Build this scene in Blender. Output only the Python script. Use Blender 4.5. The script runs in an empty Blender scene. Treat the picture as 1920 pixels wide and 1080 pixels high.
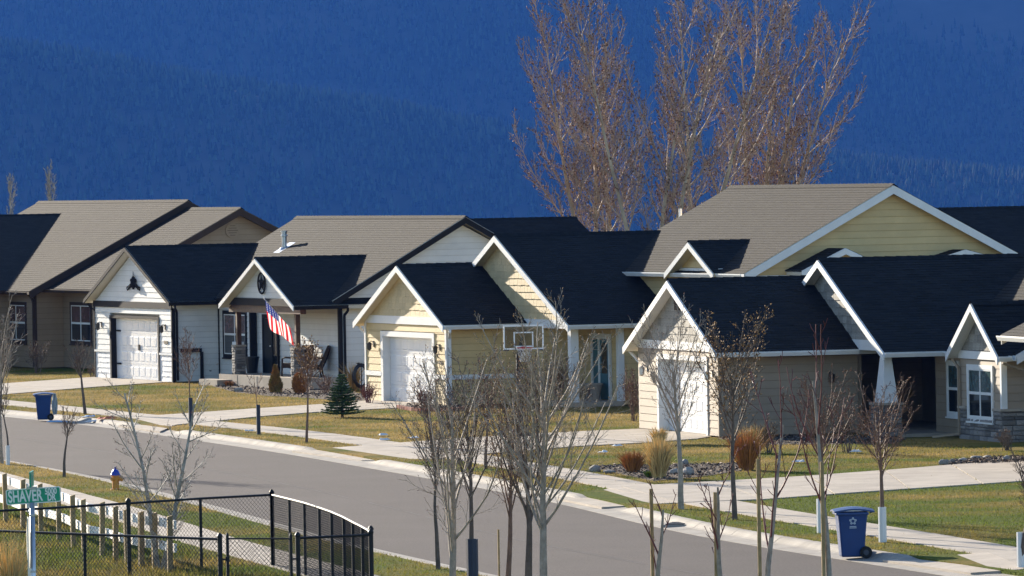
import bpy, math, random
import numpy as np
from mathutils import Vector, Matrix, Quaternion

# ---------------------------------------------------------------- camera, sky, sun, exposure
SC = bpy.context.scene
COL = SC.collection
rad = math.radians
FPX, CAM_H, ROLL = 13000.0, 7.0, 0.018          # focal length in photo pixels, eye height (m), camera roll
PITCH = math.atan(215 / FPX)
SUN_AZ, SUN_EL = rad(-29.0), rad(15.5)          # azimuth from +Y (left negative), elevation
_F = np.array([0, math.cos(PITCH), -math.sin(PITCH)]); _R0 = np.array([1.0, 0, 0]); _U0 = np.array([0, math.sin(PITCH), math.cos(PITCH)])
_U = _U0 * math.cos(ROLL) + _R0 * math.sin(ROLL); _R = _R0 * math.cos(ROLL) - _U0 * math.sin(ROLL)
_C = np.array([0, 0, CAM_H])
cd = bpy.data.cameras.new('camera'); cam = bpy.data.objects.new('camera', cd); COL.objects.link(cam); SC.camera = cam
cd.sensor_width = 36; cd.lens = FPX / 1920 * 36; cd.clip_start = 1; cd.clip_end = 30000
cam.matrix_world = Matrix(((_R[0], _U[0], -_F[0], 0), (_R[1], _U[1], -_F[1], 0), (_R[2], _U[2], -_F[2], CAM_H), (0, 0, 0, 1)))
W = bpy.data.worlds.new('World'); SC.world = W; W.use_nodes = True
_n = W.node_tree.nodes; _sky = _n.new('ShaderNodeTexSky'); _sky.sky_type = 'NISHITA'; _sky.sun_disc = False
_sky.sun_elevation = SUN_EL; _sky.sun_rotation = SUN_AZ; _sky.altitude = 900; _sky.ozone_density = 2.5
W.node_tree.links.new(_sky.outputs[0], _n['Background'].inputs[0]); _n['Background'].inputs[1].default_value = 0.085
sl = bpy.data.lights.new('sun', 'SUN'); sun = bpy.data.objects.new('sun', sl); COL.objects.link(sun)
sl.energy = 5.0; sl.angle = rad(0.53); sl.color = (1.0, 0.89, 0.73)
_L = Vector((math.sin(SUN_AZ) * math.cos(SUN_EL), math.cos(SUN_AZ) * math.cos(SUN_EL), math.sin(SUN_EL)))
sun.rotation_euler = (-_L).to_track_quat('-Z', 'Y').to_euler()
vs = SC.view_settings; vs.view_transform = 'Standard'; vs.look = 'None'; vs.gamma = 1; vs.use_curve_mapping = False
vs.exposure = 1.62
cy = SC.cycles; cy.max_bounces = 6; cy.diffuse_bounces = 3; cy.glossy_bounces = 2; cy.transmission_bounces = 4
cy.transparent_max_bounces = 8; cy.volume_bounces = 0; cy.use_denoising = True; cy.caustics_reflective = False; cy.caustics_refractive = False
HAZE_COL, HAZE_DENS = (.034, .138, .55, 1), 0.000045
random.seed(7); RNG = np.random.default_rng(11)

# ---------------------------------------------------------------- places: a photo point on a plane of known height -> world point
def ray(px, py): return _F + _R * (px - 960) / FPX + _U * (540 - py) / FPX
def G(px, py, z=0.13):
    r = ray(px, py); p = _C + r * ((z - CAM_H) / r[2]); return Vector(p)
def at(px, py, d): return Vector(_C + ray(px, py) * d)
def ppm(P): return FPX / float((np.array(P) - _C) @ _F)

# ---------------------------------------------------------------- object helpers
def tag(o, label=None, cat=None, group=None, kind=None):
    if label: o['label'] = label
    if cat: o['category'] = cat
    if group: o['group'] = group
    if kind: o['kind'] = kind
    return o
def link(name, data, parent=None):
    o = bpy.data.objects.new(name, data); COL.objects.link(o)
    if parent is not None: o.parent = parent
    return o
def empty(name, loc=(0, 0, 0), rz=0.0):
    o = link(name, None); o.location = loc; o.rotation_euler = (0, 0, rz); o.empty_display_size = 0.2; return o
def thing(name, label, cat, loc=(0, 0, 0), rz=0.0, group=None): return tag(empty(name, loc, rz), label, cat, group)

class MB:
    def __init__(s): s.v = []; s.f = []; s.uv = None
    def add(s, vs, fs):
        b = len(s.v); s.v += [tuple(p) for p in vs]; s.f += [tuple(b + i for i in f) for f in fs]; return s
    def box(s, x0, y0, z0, x1, y1, z1):
        return s.add([(x0, y0, z0), (x1, y0, z0), (x1, y1, z0), (x0, y1, z0), (x0, y0, z1), (x1, y0, z1), (x1, y1, z1), (x0, y1, z1)],
                     [(0, 3, 2, 1), (4, 5, 6, 7), (0, 1, 5, 4), (1, 2, 6, 5), (2, 3, 7, 6), (3, 0, 4, 7)])
    def hexa(s, p):   # 4 bottom, 4 top
        return s.add(p, [(0, 3, 2, 1), (4, 5, 6, 7), (0, 1, 5, 4), (1, 2, 6, 5), (2, 3, 7, 6), (3, 0, 4, 7)])
    def prism(s, poly, vec):
        n = len(poly); a = [Vector(p) for p in poly]; b = [p + Vector(vec) for p in a]
        return s.add(a + b, [tuple(range(n - 1, -1, -1)), tuple(range(n, 2 * n))] + [(i, (i + 1) % n, n + (i + 1) % n, n + i) for i in range(n)])
    def bar(s, p, q, w, h, up=(0, 0, 1)):
        p = Vector(p); q = Vector(q); d = (q - p).normalized(); u = Vector(up); r = d.cross(u)
        if r.length < 1e-4: r = d.cross(Vector((1, 0, 0)))
        r.normalize(); u = r.cross(d).normalized(); r *= w / 2; u *= h / 2
        return s.hexa([p - r - u, p + r - u, q + r - u, q - r - u, p - r + u, p + r + u, q + r + u, q - r + u])
    def tube(s, pts, rad_, n=6, cap=True):
        pts = [Vector(p) for p in pts]; m = len(pts)
        if not hasattr(rad_, '__len__'): rad_ = [rad_] * m
        base = len(s.v); ref = None
        for i, p in enumerate(pts):
            d = (pts[min(i + 1, m - 1)] - pts[max(i - 1, 0)])
            if d.length < 1e-9: d = Vector((0, 0, 1))
            d.normalize()
            if ref is None: ref = d.orthogonal().normalized()
            ref = (ref - d * ref.dot(d))
            ref = ref.normalized() if ref.length > 1e-6 else d.orthogonal().normalized()
            w = d.cross(ref)
            for k in range(n):
                a = 2 * math.pi * k / n; s.v.append(tuple(p + (ref * math.cos(a) + w * math.sin(a)) * rad_[i]))
        for i in range(m - 1):
            for k in range(n):
                a = base + i * n + k; b = base + i * n + (k + 1) % n; s.f.append((a, b, b + n, a + n))
        if cap:
            s.f.append(tuple(base + k for k in range(n - 1, -1, -1))); s.f.append(tuple(base + (m - 1) * n + k for k in range(n)))
        return s
    def lathe(s, prof, n=12, c=(0, 0, 0)):
        base = len(s.v)
        for r, z in prof:
            for k in range(n):
                a = 2 * math.pi * k / n; s.v.append((c[0] + r * math.cos(a), c[1] + r * math.sin(a), c[2] + z))
        m = len(prof)
        for i in range(m - 1):
            for k in range(n):
                a = base + i * n + k; b = base + i * n + (k + 1) % n; s.f.append((a, b, b + n, a + n))
        s.f.append(tuple(base + k for k in range(n - 1, -1, -1))); s.f.append(tuple(base + (m - 1) * n + k for k in range(n)))
        return s
    def mesh(s, name, mat, smooth=False, bevel=0):
        me = bpy.data.meshes.new(name); me.from_pydata(s.v, [], s.f)
        if s.uv is not None:
            l = me.uv_layers.new(name='UVMap'); idx = np.empty(len(me.loops), np.int32); me.loops.foreach_get('vertex_index', idx)
            l.data.foreach_set('uv', np.asarray(s.uv, np.float32)[idx].ravel())
        if mat: me.materials.append(mat)
        if smooth: me.polygons.foreach_set('use_smooth', [True] * len(me.polygons))
        me.update(); return me
    def build(s, name, mat, parent=None, smooth=False, bevel=0):
        o = link(name, s.mesh(name, mat, smooth), parent)
        if bevel:
            m = o.modifiers.new('bevel', 'BEVEL'); m.width = bevel; m.segments = 2; m.limit_method = 'ANGLE'
        return o
def np_mesh(name, V, Fq, mat, smooth=False):
    V = np.asarray(V, np.float32).reshape(-1, 3); Fq = np.asarray(Fq, np.int32); k = Fq.shape[1]; n = len(Fq)
    me = bpy.data.meshes.new(name); me.vertices.add(len(V)); me.vertices.foreach_set('co', V.ravel())
    me.loops.add(n * k); me.loops.foreach_set('vertex_index', Fq.ravel()); me.polygons.add(n)
    me.polygons.foreach_set('loop_start', np.arange(0, n * k, k, dtype=np.int32)); me.polygons.foreach_set('loop_total', np.full(n, k, np.int32))
    if smooth: me.polygons.foreach_set('use_smooth', np.ones(n, bool))
    if mat: me.materials.append(mat)
    me.update(calc_edges=True); return me

# ---------------------------------------------------------------- materials
MATS = {}
def mat(name, col, rough=0.7, spec=0.4, var=0.0, nscale=3.0, ncol=None, bump=0.0, bscale=40.0, metal=0.0, objvar=0.0, island=0.0, coord='Object', detail=4.0, sheen=0.0):
    """Principled material; noise-mixed colour, fine bump, small brightness change per object or per mesh island."""
    if name in MATS: return MATS[name]
    m = bpy.data.materials.new(name); m.use_nodes = True; nt = m.node_tree; N = nt.nodes; Lk = nt.links; b = N['Principled BSDF']
    b.inputs['Roughness'].default_value = rough; b.inputs['Specular IOR Level'].default_value = spec; b.inputs['Metallic'].default_value = metal
    if sheen: b.inputs['Sheen Weight'].default_value = sheen; b.inputs['Sheen Roughness'].default_value = 0.4
    c4 = (*col, 1); b.inputs['Base Color'].default_value = c4; out = None
    tc = N.new('ShaderNodeTexCoord')
    if var or ncol:
        nz = N.new('ShaderNodeTexNoise'); nz.inputs['Scale'].default_value = nscale; nz.inputs['Detail'].default_value = detail; nz.inputs['Roughness'].default_value = 0.6
        Lk.new(tc.outputs[coord], nz.inputs['Vector']); rp = N.new('ShaderNodeValToRGB'); Lk.new(nz.outputs['Fac'], rp.inputs[0])
        c2 = ncol if ncol else tuple(x * (1 - var) for x in col); c1 = col if ncol else tuple(min(1, x * (1 + var)) for x in col)
        rp.color_ramp.elements[0].position = 0.36; rp.color_ramp.elements[1].position = 0.66
        rp.color_ramp.elements[0].color = (*c2, 1); rp.color_ramp.elements[1].color = (*c1, 1); out = rp.outputs[0]
    if objvar or island:
        if objvar: oi = N.new('ShaderNodeObjectInfo'); src = oi.outputs['Random']; k = objvar
        else: gi = N.new('ShaderNodeNewGeometry'); src = gi.outputs['Random Per Island']; k = island
        mr = N.new('ShaderNodeMapRange'); mr.inputs[3].default_value = 1 - k; mr.inputs[4].default_value = 1 + k; Lk.new(src, mr.inputs[0])
        hs = N.new('ShaderNodeHueSaturation'); Lk.new(mr.outputs[0], hs.inputs['Value'])
        if out: Lk.new(out, hs.inputs['Color'])
        else: hs.inputs['Color'].default_value = c4
        out = hs.outputs[0]
    if out: Lk.new(out, b.inputs['Base Color'])
    if bump:
        bz = N.new('ShaderNodeTexNoise'); bz.inputs['Scale'].default_value = bscale; bz.inputs['Detail'].default_value = 3; Lk.new(tc.outputs[coord], bz.inputs['Vector'])
        bp = N.new('ShaderNodeBump'); bp.inputs['Strength'].default_value = bump; bp.inputs['Distance'].default_value = 0.02
        Lk.new(bz.outputs['Fac'], bp.inputs['Height']); Lk.new(bp.outputs[0], b.inputs['Normal'])
    MATS[name] = m; return m
def glass_mat():
    m = bpy.data.materials.new('window_glass'); m.use_nodes = True; b = m.node_tree.nodes['Principled BSDF']
    b.inputs['Base Color'].default_value = (.012, .016, .02, 1); b.inputs['Roughness'].default_value = .06; b.inputs['Specular IOR Level'].default_value = .7; return m
def shingle_mat(name, c1, c2, rough=.62, spec=.6):
    """asphalt shingles: tabs by a brick pattern in roof UV metres, blotches on top"""
    m = bpy.data.materials.new(name); m.use_nodes = True; nt = m.node_tree; N = nt.nodes; Lk = nt.links; b = N['Principled BSDF']
    uv = N.new('ShaderNodeUVMap'); br = N.new('ShaderNodeTexBrick'); br.offset = .5; br.inputs['Scale'].default_value = 1.0
    br.inputs['Brick Width'].default_value = .30; br.inputs['Row Height'].default_value = .145; br.inputs['Mortar Size'].default_value = .006; br.inputs['Mortar Smooth'].default_value = .3
    br.inputs['Color1'].default_value = (*c1, 1); br.inputs['Color2'].default_value = (*c2, 1); br.inputs['Mortar'].default_value = (*[x * .45 for x in c2], 1); br.inputs['Bias'].default_value = 0
    Lk.new(uv.outputs[0], br.inputs['Vector'])
    nz = N.new('ShaderNodeTexNoise'); nz.inputs['Scale'].default_value = .6; nz.inputs['Detail'].default_value = 6; nz.inputs['Roughness'].default_value = .7; Lk.new(uv.outputs[0], nz.inputs['Vector'])
    mr = N.new('ShaderNodeMapRange'); mr.inputs[1].default_value = .3; mr.inputs[2].default_value = .7; mr.inputs[3].default_value = .8; mr.inputs[4].default_value = 1.2; Lk.new(nz.outputs['Fac'], mr.inputs[0])
    hs = N.new('ShaderNodeHueSaturation'); Lk.new(br.outputs['Color'], hs.inputs['Color']); Lk.new(mr.outputs[0], hs.inputs['Value']); Lk.new(hs.outputs[0], b.inputs['Base Color'])
    gz = N.new('ShaderNodeTexNoise'); gz.inputs['Scale'].default_value = 60; gz.inputs['Detail'].default_value = 2; Lk.new(uv.outputs[0], gz.inputs['Vector'])
    mx = N.new('ShaderNodeMath'); mx.operation = 'ADD'; Lk.new(gz.outputs['Fac'], mx.inputs[0]); Lk.new(br.outputs['Fac'], mx.inputs[1])
    bp = N.new('ShaderNodeBump'); bp.inputs['Strength'].default_value = .35; bp.inputs['Distance'].default_value = .02; bp.invert = True; Lk.new(mx.outputs[0], bp.inputs['Height']); Lk.new(bp.outputs[0], b.inputs['Normal'])
    b.inputs['Roughness'].default_value = rough; b.inputs['Specular IOR Level'].default_value = spec; return m
GLASS = glass_mat()
SH = {'grey': shingle_mat('shingles_weathered_grey', (.021, .0185, .0155), (.0145, .0125, .0105), .85, .1),
      'dark': shingle_mat('shingles_charcoal', (.020, .020, .020), (.012, .012, .012), .8, .12),
      'brown': shingle_mat('shingles_brown', (.021, .0165, .0120), (.0150, .0120, .0090), .85, .1)}
WHITE_SID = mat('white_siding', (.66, .66, .64), .55, .4, var=.05, nscale=1.5, objvar=.05)
WHITE = mat('white_trim_paint', (.74, .74, .72), .5, .4, var=.04, nscale=2)
CREAM = mat('cream_yellow_siding', (.62, .46, .22), .6, .35, var=.06, nscale=1.5, objvar=.06)
CREAMSHAKE = mat('cream_yellow_shakes', (.62, .48, .26), .65, .3, var=.08, nscale=4, objvar=.10)
BEIGE = mat('beige_siding', (.33, .262, .19), .6, .35, var=.06, nscale=1.5, objvar=.06)
GREYSHAKE = mat('weathered_grey_shakes', (.30, .28, .24), .75, .2, var=.2, nscale=5, objvar=.22)
TAN = mat('tan_siding', (.27, .195, .125), .6, .35, var=.06, nscale=1.5, objvar=.06)
BROWN = mat('dark_brown_trim', (.05, .032, .024), .7, .15, var=.1, nscale=3)
BLACK = mat('charcoal_trim', (.018, .017, .018), .75, .12, var=.1, nscale=3)
CEDAR = mat('stained_cedar', (.085, .040, .022), .6, .35, var=.3, nscale=9)
CONC = mat('concrete', (.39, .335, .27), .85, .2, var=.13, nscale=1.2, bump=.25, bscale=90, objvar=.05)
CURBC = mat('kerb_concrete', (.31, .28, .24), .85, .2, var=.16, nscale=1.7, bump=.25, bscale=90, objvar=.05)
STONE = mat('ledge_stone', (.21, .195, .18), .8, .3, var=.3, nscale=7, objvar=.45, bump=.5, bscale=14)
METAL = mat('galvanised_metal', (.55, .56, .57), .35, .5, metal=.85, var=.08, nscale=6)
BLACKVINYL = mat('black_vinyl_coating', (.012, .013, .015), .55, .3)
# ---------------------------------------------------------------- ground
def smooth_path(pts, step=1.0):
    P = [Vector(p) for p in pts]; P = [P[0] * 2 - P[1]] + P + [P[-1] * 2 - P[-2]]; out = []
    for i in range(1, len(P) - 2):
        n = max(2, int((P[i + 1] - P[i]).length / step))
        for k in range(n):
            t = k / n; a, b, c, d = P[i - 1], P[i], P[i + 1], P[i + 2]
            out.append(.5 * ((2 * b) + (c - a) * t + (2 * a - 5 * b + 4 * c - d) * t * t + (3 * b - a - 3 * c + d) * t ** 3))
    out.append(P[-2]); return out
def relax(p, n=12):
    for _ in range(n): p = [p[0]] + [(p[i - 1] + p[i] * 2 + p[i + 1]) / 4 for i in range(1, len(p) - 1)] + [p[-1]]
    return p
def extend(p, a, b):
    d0 = (p[0] - p[4]).normalized(); d1 = (p[-1] - p[-5]).normalized()
    return [p[0] + d0 * (a - k * 2) for k in range(int(a / 2))] + p + [p[-1] + d1 * (2 * (k + 1)) for k in range(int(b / 2))]
FE_PX = [(0, 781), (120, 792), (225, 805), (400, 831), (547, 852), (650, 871), (780, 893), (1042, 942), (1105, 957), (1205, 984), (1275, 1001), (1400, 1023), (1550, 1045), (1690, 1067), (1765, 1079)]
NE_PX = [(0, 862), (120, 882), (207, 899), (285, 918), (370, 940), (475, 968), (600, 1004), (705, 1031), (780, 1047), (855, 1062), (920, 1077)]
FE = extend(relax(smooth_path([G(*p, 0) for p in FE_PX]), 30), 60, 40)
NE = extend(relax(smooth_path([G(*p, 0) for p in NE_PX]), 30), 90, 40)
def normals(path, side):
    N = []
    for i in range(len(path)):
        d = path[min(i + 1, len(path) - 1)] - path[max(i - 1, 0)]; d.normalize(); N.append(Vector((-d.y, d.x, 0)) * side)
    return N
def off(path, side, dist, z=None):
    return [Vector((p.x + n.x * dist, p.y + n.y * dist, p.z if z is None else z)) for p, n in zip(path, normals(path, side))]
# paths run from the far left to the near right: +1 is the house side of the far kerb, -1 the camera side of the near kerb
def resample(path, step):
    out = [path[0]]; acc = 0
    for a, b in zip(path, path[1:]):
        L = (b - a).length; s = step - acc
        while s <= L: out.append(a.lerp(b, s / L)); s += step
        acc = (acc + L) % step if L > 0 else acc
    return out
def strip_mesh(A, B, name, m, parent=None):
    n = min(len(A), len(B)); mb = MB(); mb.v = [tuple(p) for p in A[:n]] + [tuple(p) for p in B[:n]]
    mb.f = [(i, n + i, n + i + 1, i + 1) for i in range(n - 1)]; return mb.build(name, m, parent)

SOIL = mat('dry_soil', (.12, .10, .06), .95, .1, ncol=(.085, .075, .035), nscale=.5, bump=.5, bscale=6)
def terrain_z(x, y):
    d = max(0.0, y - 330.0); z = -.06
    if d > 0: z -= 130 * (1 - math.exp(-d / 2500.0))
    return z
xs = [-5000, -3000, -1500, -800, -400, -200, -100, -50, 0, 50, 100, 200, 400, 800, 1500, 3000, 5000]
ys = [-400, -100, 0, 60, 120, 200, 300, 330, 360, 420, 500, 600, 750, 900, 1100, 1400, 1800, 2300, 3000, 4000, 5500, 7000, 8200]
mb = MB(); mb.v = [(x, y, terrain_z(x, y)) for y in ys for x in xs]; nx = len(xs)
mb.f = [(j * nx + i, j * nx + i + 1, (j + 1) * nx + i + 1, (j + 1) * nx + i) for j in range(len(ys) - 1) for i in range(nx - 1)]
tag(mb.build('ground', SOIL), kind='structure')

def asphalt():
    m = mat('asphalt', (.052, .042, .0425), .9, .15, var=.10, nscale=.35, bump=.6, bscale=25, detail=8)
    nt = m.node_tree; N = nt.nodes; Lk = nt.links; b = N['Principled BSDF']; tc = N.new('ShaderNodeTexCoord')
    sp = N.new('ShaderNodeTexNoise'); sp.inputs['Scale'].default_value = 22; sp.inputs['Detail'].default_value = 4; Lk.new(tc.outputs['Object'], sp.inputs['Vector'])
    src = b.inputs['Base Color'].links[0].from_socket; mx = N.new('ShaderNodeMix'); mx.data_type = 'RGBA'; mx.blend_type = 'OVERLAY'; mx.inputs[0].default_value = .85
    Lk.new(src, mx.inputs[6]); Lk.new(sp.outputs['Fac'], mx.inputs[7]); Lk.new(mx.outputs[2], b.inputs['Base Color']); return m
n = 160
road_far = resample(FE, .75); road_near = resample(NE, .75)
def lerp_path(p, k): # k in 0..1 by index
    f = k * (len(p) - 1); i = min(int(f), len(p) - 2); return p[i].lerp(p[i + 1], f - i)
yy = np.linspace(FE[0].y - 3, 84, 220)
def at_y(path, y):
    for a, b in zip(path, path[1:]):
        if a.y >= y >= b.y: return a.lerp(b, (a.y - y) / max(1e-6, a.y - b.y))
    e = path[-1] if y < path[-1].y else path[0]; f_ = path[-2] if y < path[-1].y else path[1]
    return e + (e - f_) * ((y - e.y) / ((e - f_).y or 1))
RA = [at_y(FE, y) + Vector((.1, 0, 0)) for y in yy]; RB = [at_y(NE, y) - Vector((.1, 0, 0)) for y in yy]
road = strip_mesh([Vector((p.x, p.y, 0)) for p in RA], [Vector((p.x, p.y, 0)) for p in RB], 'road', asphalt()); tag(road, kind='structure')
# sealed cracks along the paving seam
CRACK = mat('crack_sealant', (.05, .045, .045), .7, .4)
mb = MB(); prev = None
for i, y in enumerate(np.arange(205, 100, -.6)):
    a = at_y(FE, y); b = at_y(NE, y); c = a.lerp(b, .52) + Vector((random.uniform(-.02, .02), 0, .004))
    if prev is not None and random.random() < .9: mb.add([prev + Vector((-.012, 0, 0)), prev + Vector((.012, 0, 0)), c + Vector((.012, 0, 0)), c + Vector((-.012, 0, 0))], [(0, 1, 2, 3)])
    prev = c
mb.build('crack', CRACK, road)

# kerbs: one casting per 3 m, lowered where a driveway crosses
PROF_UP = [(0, .006), (.42, .03), (.47, .05), (.54, .105), (.60, .132), (.66, .138), (.74, .138), (.74, -.1), (0, -.1)]
PROF_DN = [(0, .006), (.42, .03), (.47, .035), (.54, .045), (.60, .05), (.66, .055), (.74, .06), (.74, -.1), (0, -.1)]
def kerb(name, path, side, drops):
    root = tag(empty(name), kind='structure'); cnt = 0
    P = resample(path, .5)
    for i0 in range(0, len(P) - 7, 6):
        seg = P[i0:i0 + 7]; N = normals(P, side)[i0:i0 + 7]
        if not (100 < seg[3].y < 262): continue
        mb = MB(); m = len(PROF_UP)
        for k, (p, nn) in enumerate(zip(seg, N)):
            t = 0.0
            for (y0, y1) in drops:
                t = max(t, min(1, max(0, (min(p.y - y0, y1 - p.y) + .5) / .9)))
            dd = (seg[-1] - seg[0]).normalized() * (.014 if k == 0 else (-.014 if k == 6 else 0))
            for (u, h), (u2, h2) in zip(PROF_UP, PROF_DN):
                q = p + nn * u + dd; mb.v.append((q.x, q.y, h + (h2 - h) * t))
        for k in range(6):
            for j in range(m):
                a = k * m + j; b = k * m + (j + 1) % m; mb.f.append((a, b, b + m, a + m) if side > 0 else (b, a, a + m, b + m))
        mb.f.append(tuple(range(m))); mb.f.append(tuple(range(6 * m, 7 * m))[::-1])
        mb.build('kerb_stone', CURBC, root); cnt += 1
    return root
APRONS = [(G(300, 812, .05).y, G(228, 801, .05).y), (G(676, 868, .05).y, G(550, 848, .05).y), (G(1128, 958, .05).y, G(1035, 938, .05).y), (G(1860, 1090, .05).y, G(1655, 1055, .05).y), (222.0, 230.0)]
kerb('far_kerb', FE, 1, APRONS); kerb('near_kerb', NE, -1, [])

def lawn_mat():
    m = bpy.data.materials.new('lawn'); m.use_nodes = True; nt = m.node_tree; N = nt.nodes; Lk = nt.links; b = N['Principled BSDF']
    tc = N.new('ShaderNodeTexCoord'); a = N.new('ShaderNodeTexNoise'); a.inputs['Scale'].default_value = .22; a.inputs['Detail'].default_value = 7; a.inputs['Roughness'].default_value = .65
    Lk.new(tc.outputs['Object'], a.inputs['Vector']); r = N.new('ShaderNodeValToRGB')
    sp = N.new('ShaderNodeSeparateXYZ'); Lk.new(tc.outputs['Object'], sp.inputs[0])   # better watered lawns lie towards the camera end of the street
    mr = N.new('ShaderNodeMapRange'); mr.inputs[1].default_value = 176; mr.inputs[2].default_value = 138; mr.inputs[3].default_value = .02; mr.inputs[4].default_value = -.085; Lk.new(sp.outputs[1], mr.inputs[0])
    ad = N.new('ShaderNodeMath'); ad.operation = 'ADD'; Lk.new(a.outputs['Fac'], ad.inputs[0]); Lk.new(mr.outputs[0], ad.inputs[1]); Lk.new(ad.outputs[0], r.inputs[0])
    e = r.color_ramp.elements; e[0].position = .38; e[0].color = (.082, .106, .018, 1); e[1].position = .60; e[1].color = (.265, .185, .062, 1)
    k = r.color_ramp.elements.new(.49); k.color = (.165, .132, .034, 1)
    f = N.new('ShaderNodeTexNoise'); f.inputs['Scale'].default_value = 14; f.inputs['Detail'].default_value = 5; Lk.new(tc.outputs['Object'], f.inputs['Vector'])
    mx = N.new('ShaderNodeMix'); mx.data_type = 'RGBA'; mx.blend_type = 'OVERLAY'; mx.inputs[0].default_value = .5; Lk.new(r.outputs[0], mx.inputs[6]); Lk.new(f.outputs['Fac'], mx.inputs[7])
    Lk.new(mx.outputs[2], b.inputs['Base Color']); b.inputs['Roughness'].default_value = 1.0; b.inputs['Specular IOR Level'].default_value = .02
    bp = N.new('ShaderNodeBump'); bp.inputs['Strength'].default_value = .8; bp.inputs['Distance'].default_value = .05; Lk.new(f.outputs['Fac'], bp.inputs['Height']); Lk.new(bp.outputs[0], b.inputs['Normal']); return m
LAWN = lawn_mat()
K1 = [at_y(off(FE, 1, .74, .125), y) for y in yy]; far_edge = [Vector((p.x + 75 + (p.y - 84) * .12, p.y + 12, .125)) for p in K1]
# lawn on the house side, back to behind the houses
mb = MB(); n = len(K1)
mb.v = [tuple(p) for p in K1] + [(p.x + 75, p.y + 25, .125) for p in K1] + [(p.x, p.y, -.1) for p in K1]
mb.f = [(i, n + i, n + i + 1, i + 1) for i in range(n - 1)] + [(2 * n + i, i, i + 1, 2 * n + i + 1) for i in range(n - 1)]
q = len(mb.v); mb.v += [(-60, 335, .125), (90, 335, .125)]; mb.f.append((0, q, q + 1, n))
tag(mb.build('lawn', LAWN), kind='structure')
K2 = [at_y(off(NE, -1, .74, .125), y) for y in yy]
mb = MB(); mb.v = [tuple(p) for p in K2] + [(p.x - 60, p.y - 18, .125) for p in K2] + [(p.x, p.y, -.1) for p in K2]
mb.f = [(i, i + 1, n + i + 1, n + i) for i in range(n - 1)] + [(i, 2 * n + i, 2 * n + i + 1, i + 1) for i in range(n - 1)]
tag(mb.build('verge', LAWN), kind='structure')
q = MB(); q.v = [(-40, 40, .1), (40, 40, .1), (40, 92, .1), (-40, 92, .1)]; q.f = [(0, 1, 2, 3)]

# pavements laid as slabs, driveways as cast panels
PAVED = []
def slab(mb_poly, z0, z1, name, parent, m=None):
    mb = MB(); mb.prism([(p.x, p.y, z0) for p in mb_poly], (0, 0, z1 - z0)); return mb.build(name, m or CONC, parent)
def pavement(name, farpx, nearpx, w, length=1.55, ext=(20, 20)):
    root = tag(empty(name), kind='structure')
    A = relax(smooth_path([G(*p, .15) for p in farpx]), 20); B = relax(smooth_path([G(*p, .15) for p in nearpx]), 20)
    ys_ = np.linspace(min(A[0].y, B[0].y), max(A[-1].y, B[-1].y), 60); C_ = [(at_y(A, y) + at_y(B, y)) / 2 for y in ys_]
    C_ = extend(relax(C_, 6), *ext); P = resample(C_, length); N = normals(P, 1)
    for i in range(len(P) - 1):
        d = (P[i + 1] - P[i]).normalized() * .009; a, b = P[i] + d, P[i + 1] - d
        if not (98 < a.y < 258): continue
        poly = [a - N[i] * w / 2, b - N[i + 1] * w / 2, b + N[i + 1] * w / 2, a + N[i] * w / 2]; PAVED.append([(p.x, p.y) for p in poly])
        slab(poly, .05, .142 + random.uniform(-.002, .003), 'slab', root)
    return root, C_
SW_FAR = [(0, 749), (120, 760), (250, 774), (400, 789), (575, 806), (700, 823), (900, 851), (1090, 881), (1225, 908), (1397, 941), (1550, 968), (1665, 986), (1907, 1026)]
SW_NEAR = [(0, 757), (120, 768), (250, 783), (400, 798), (540, 813), (700, 836), (900, 868), (1150, 915), (1250, 937), (1365, 960), (1550, 988), (1635, 1002), (1845, 1038)]
side1, SWC = pavement('pavement', SW_FAR, SW_NEAR, 1.25)
side2, SWC2 = pavement('near_pavement', [(0, 887), (82, 909), (205, 940), (332, 977), (410, 1005), (507, 1030)], [(0, 907), (82, 930), (205, 966), (332, 1008), (410, 1030), (507, 1054)], 1.15, ext=(14, 26))
def driveway(name, farpx, nearpx, npan, z=.150, apron=None):
    root = tag(empty(name), kind='structure')
    A = [G(*p, .15) for p in farpx]; B = [G(*p, .15) for p in nearpx]
    def par(P, t):
        L = [0]
        for a, b in zip(P, P[1:]): L.append(L[-1] + (b - a).length)
        s = t * L[-1]
        for i in range(len(P) - 1):
            if s <= L[i + 1] + 1e-6: return P[i].lerp(P[i + 1], (s - L[i]) / max(1e-6, L[i + 1] - L[i]))
        return P[-1]
    for i in range(npan):
        t0 = i / npan + .0015; t1 = (i + 1) / npan - .0015
        a0, a1, b0, b1 = par(A, t0), par(A, t1), par(B, t0), par(B, t1); m0, m1 = a0.lerp(b0, .5), a1.lerp(b1, .5)
        e0, e1 = (a0 - b0).normalized() * .008, (a1 - b1).normalized() * .008
        for q in ([b0, b1, m1 - e1, m0 - e0], [m0 + e0, m1 + e1, a1, a0]):
            PAVED.append([(p.x, p.y) for p in q]); slab(q, .05, z + random.uniform(-.002, .002), 'slab', root)
    if apron:   # flares down to the lowered kerb
        pa, pb = A[-1], B[-1]; qa, qb = G(*apron[0], .06), G(*apron[1], .06)
        PAVED.append([(p.x, p.y) for p in (pa, pb, qb, qa)])
        mb = MB(); mb.hexa([(pb.x, pb.y, .0), (qb.x, qb.y, .0), (qa.x, qa.y, .0), (pa.x, pa.y, .0), (pb.x, pb.y, z), (qb.x, qb.y, .062), (qa.x, qa.y, .062), (pa.x, pa.y, z)])
        mb.build('apron_slab', CONC, root)
    return root
driveway('driveway_of_white_house', [(182, 706), (100, 712), (0, 719), (-140, 730)], [(327, 715), (250, 719), (160, 727), (0, 739), (-140, 752)], 4)
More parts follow.
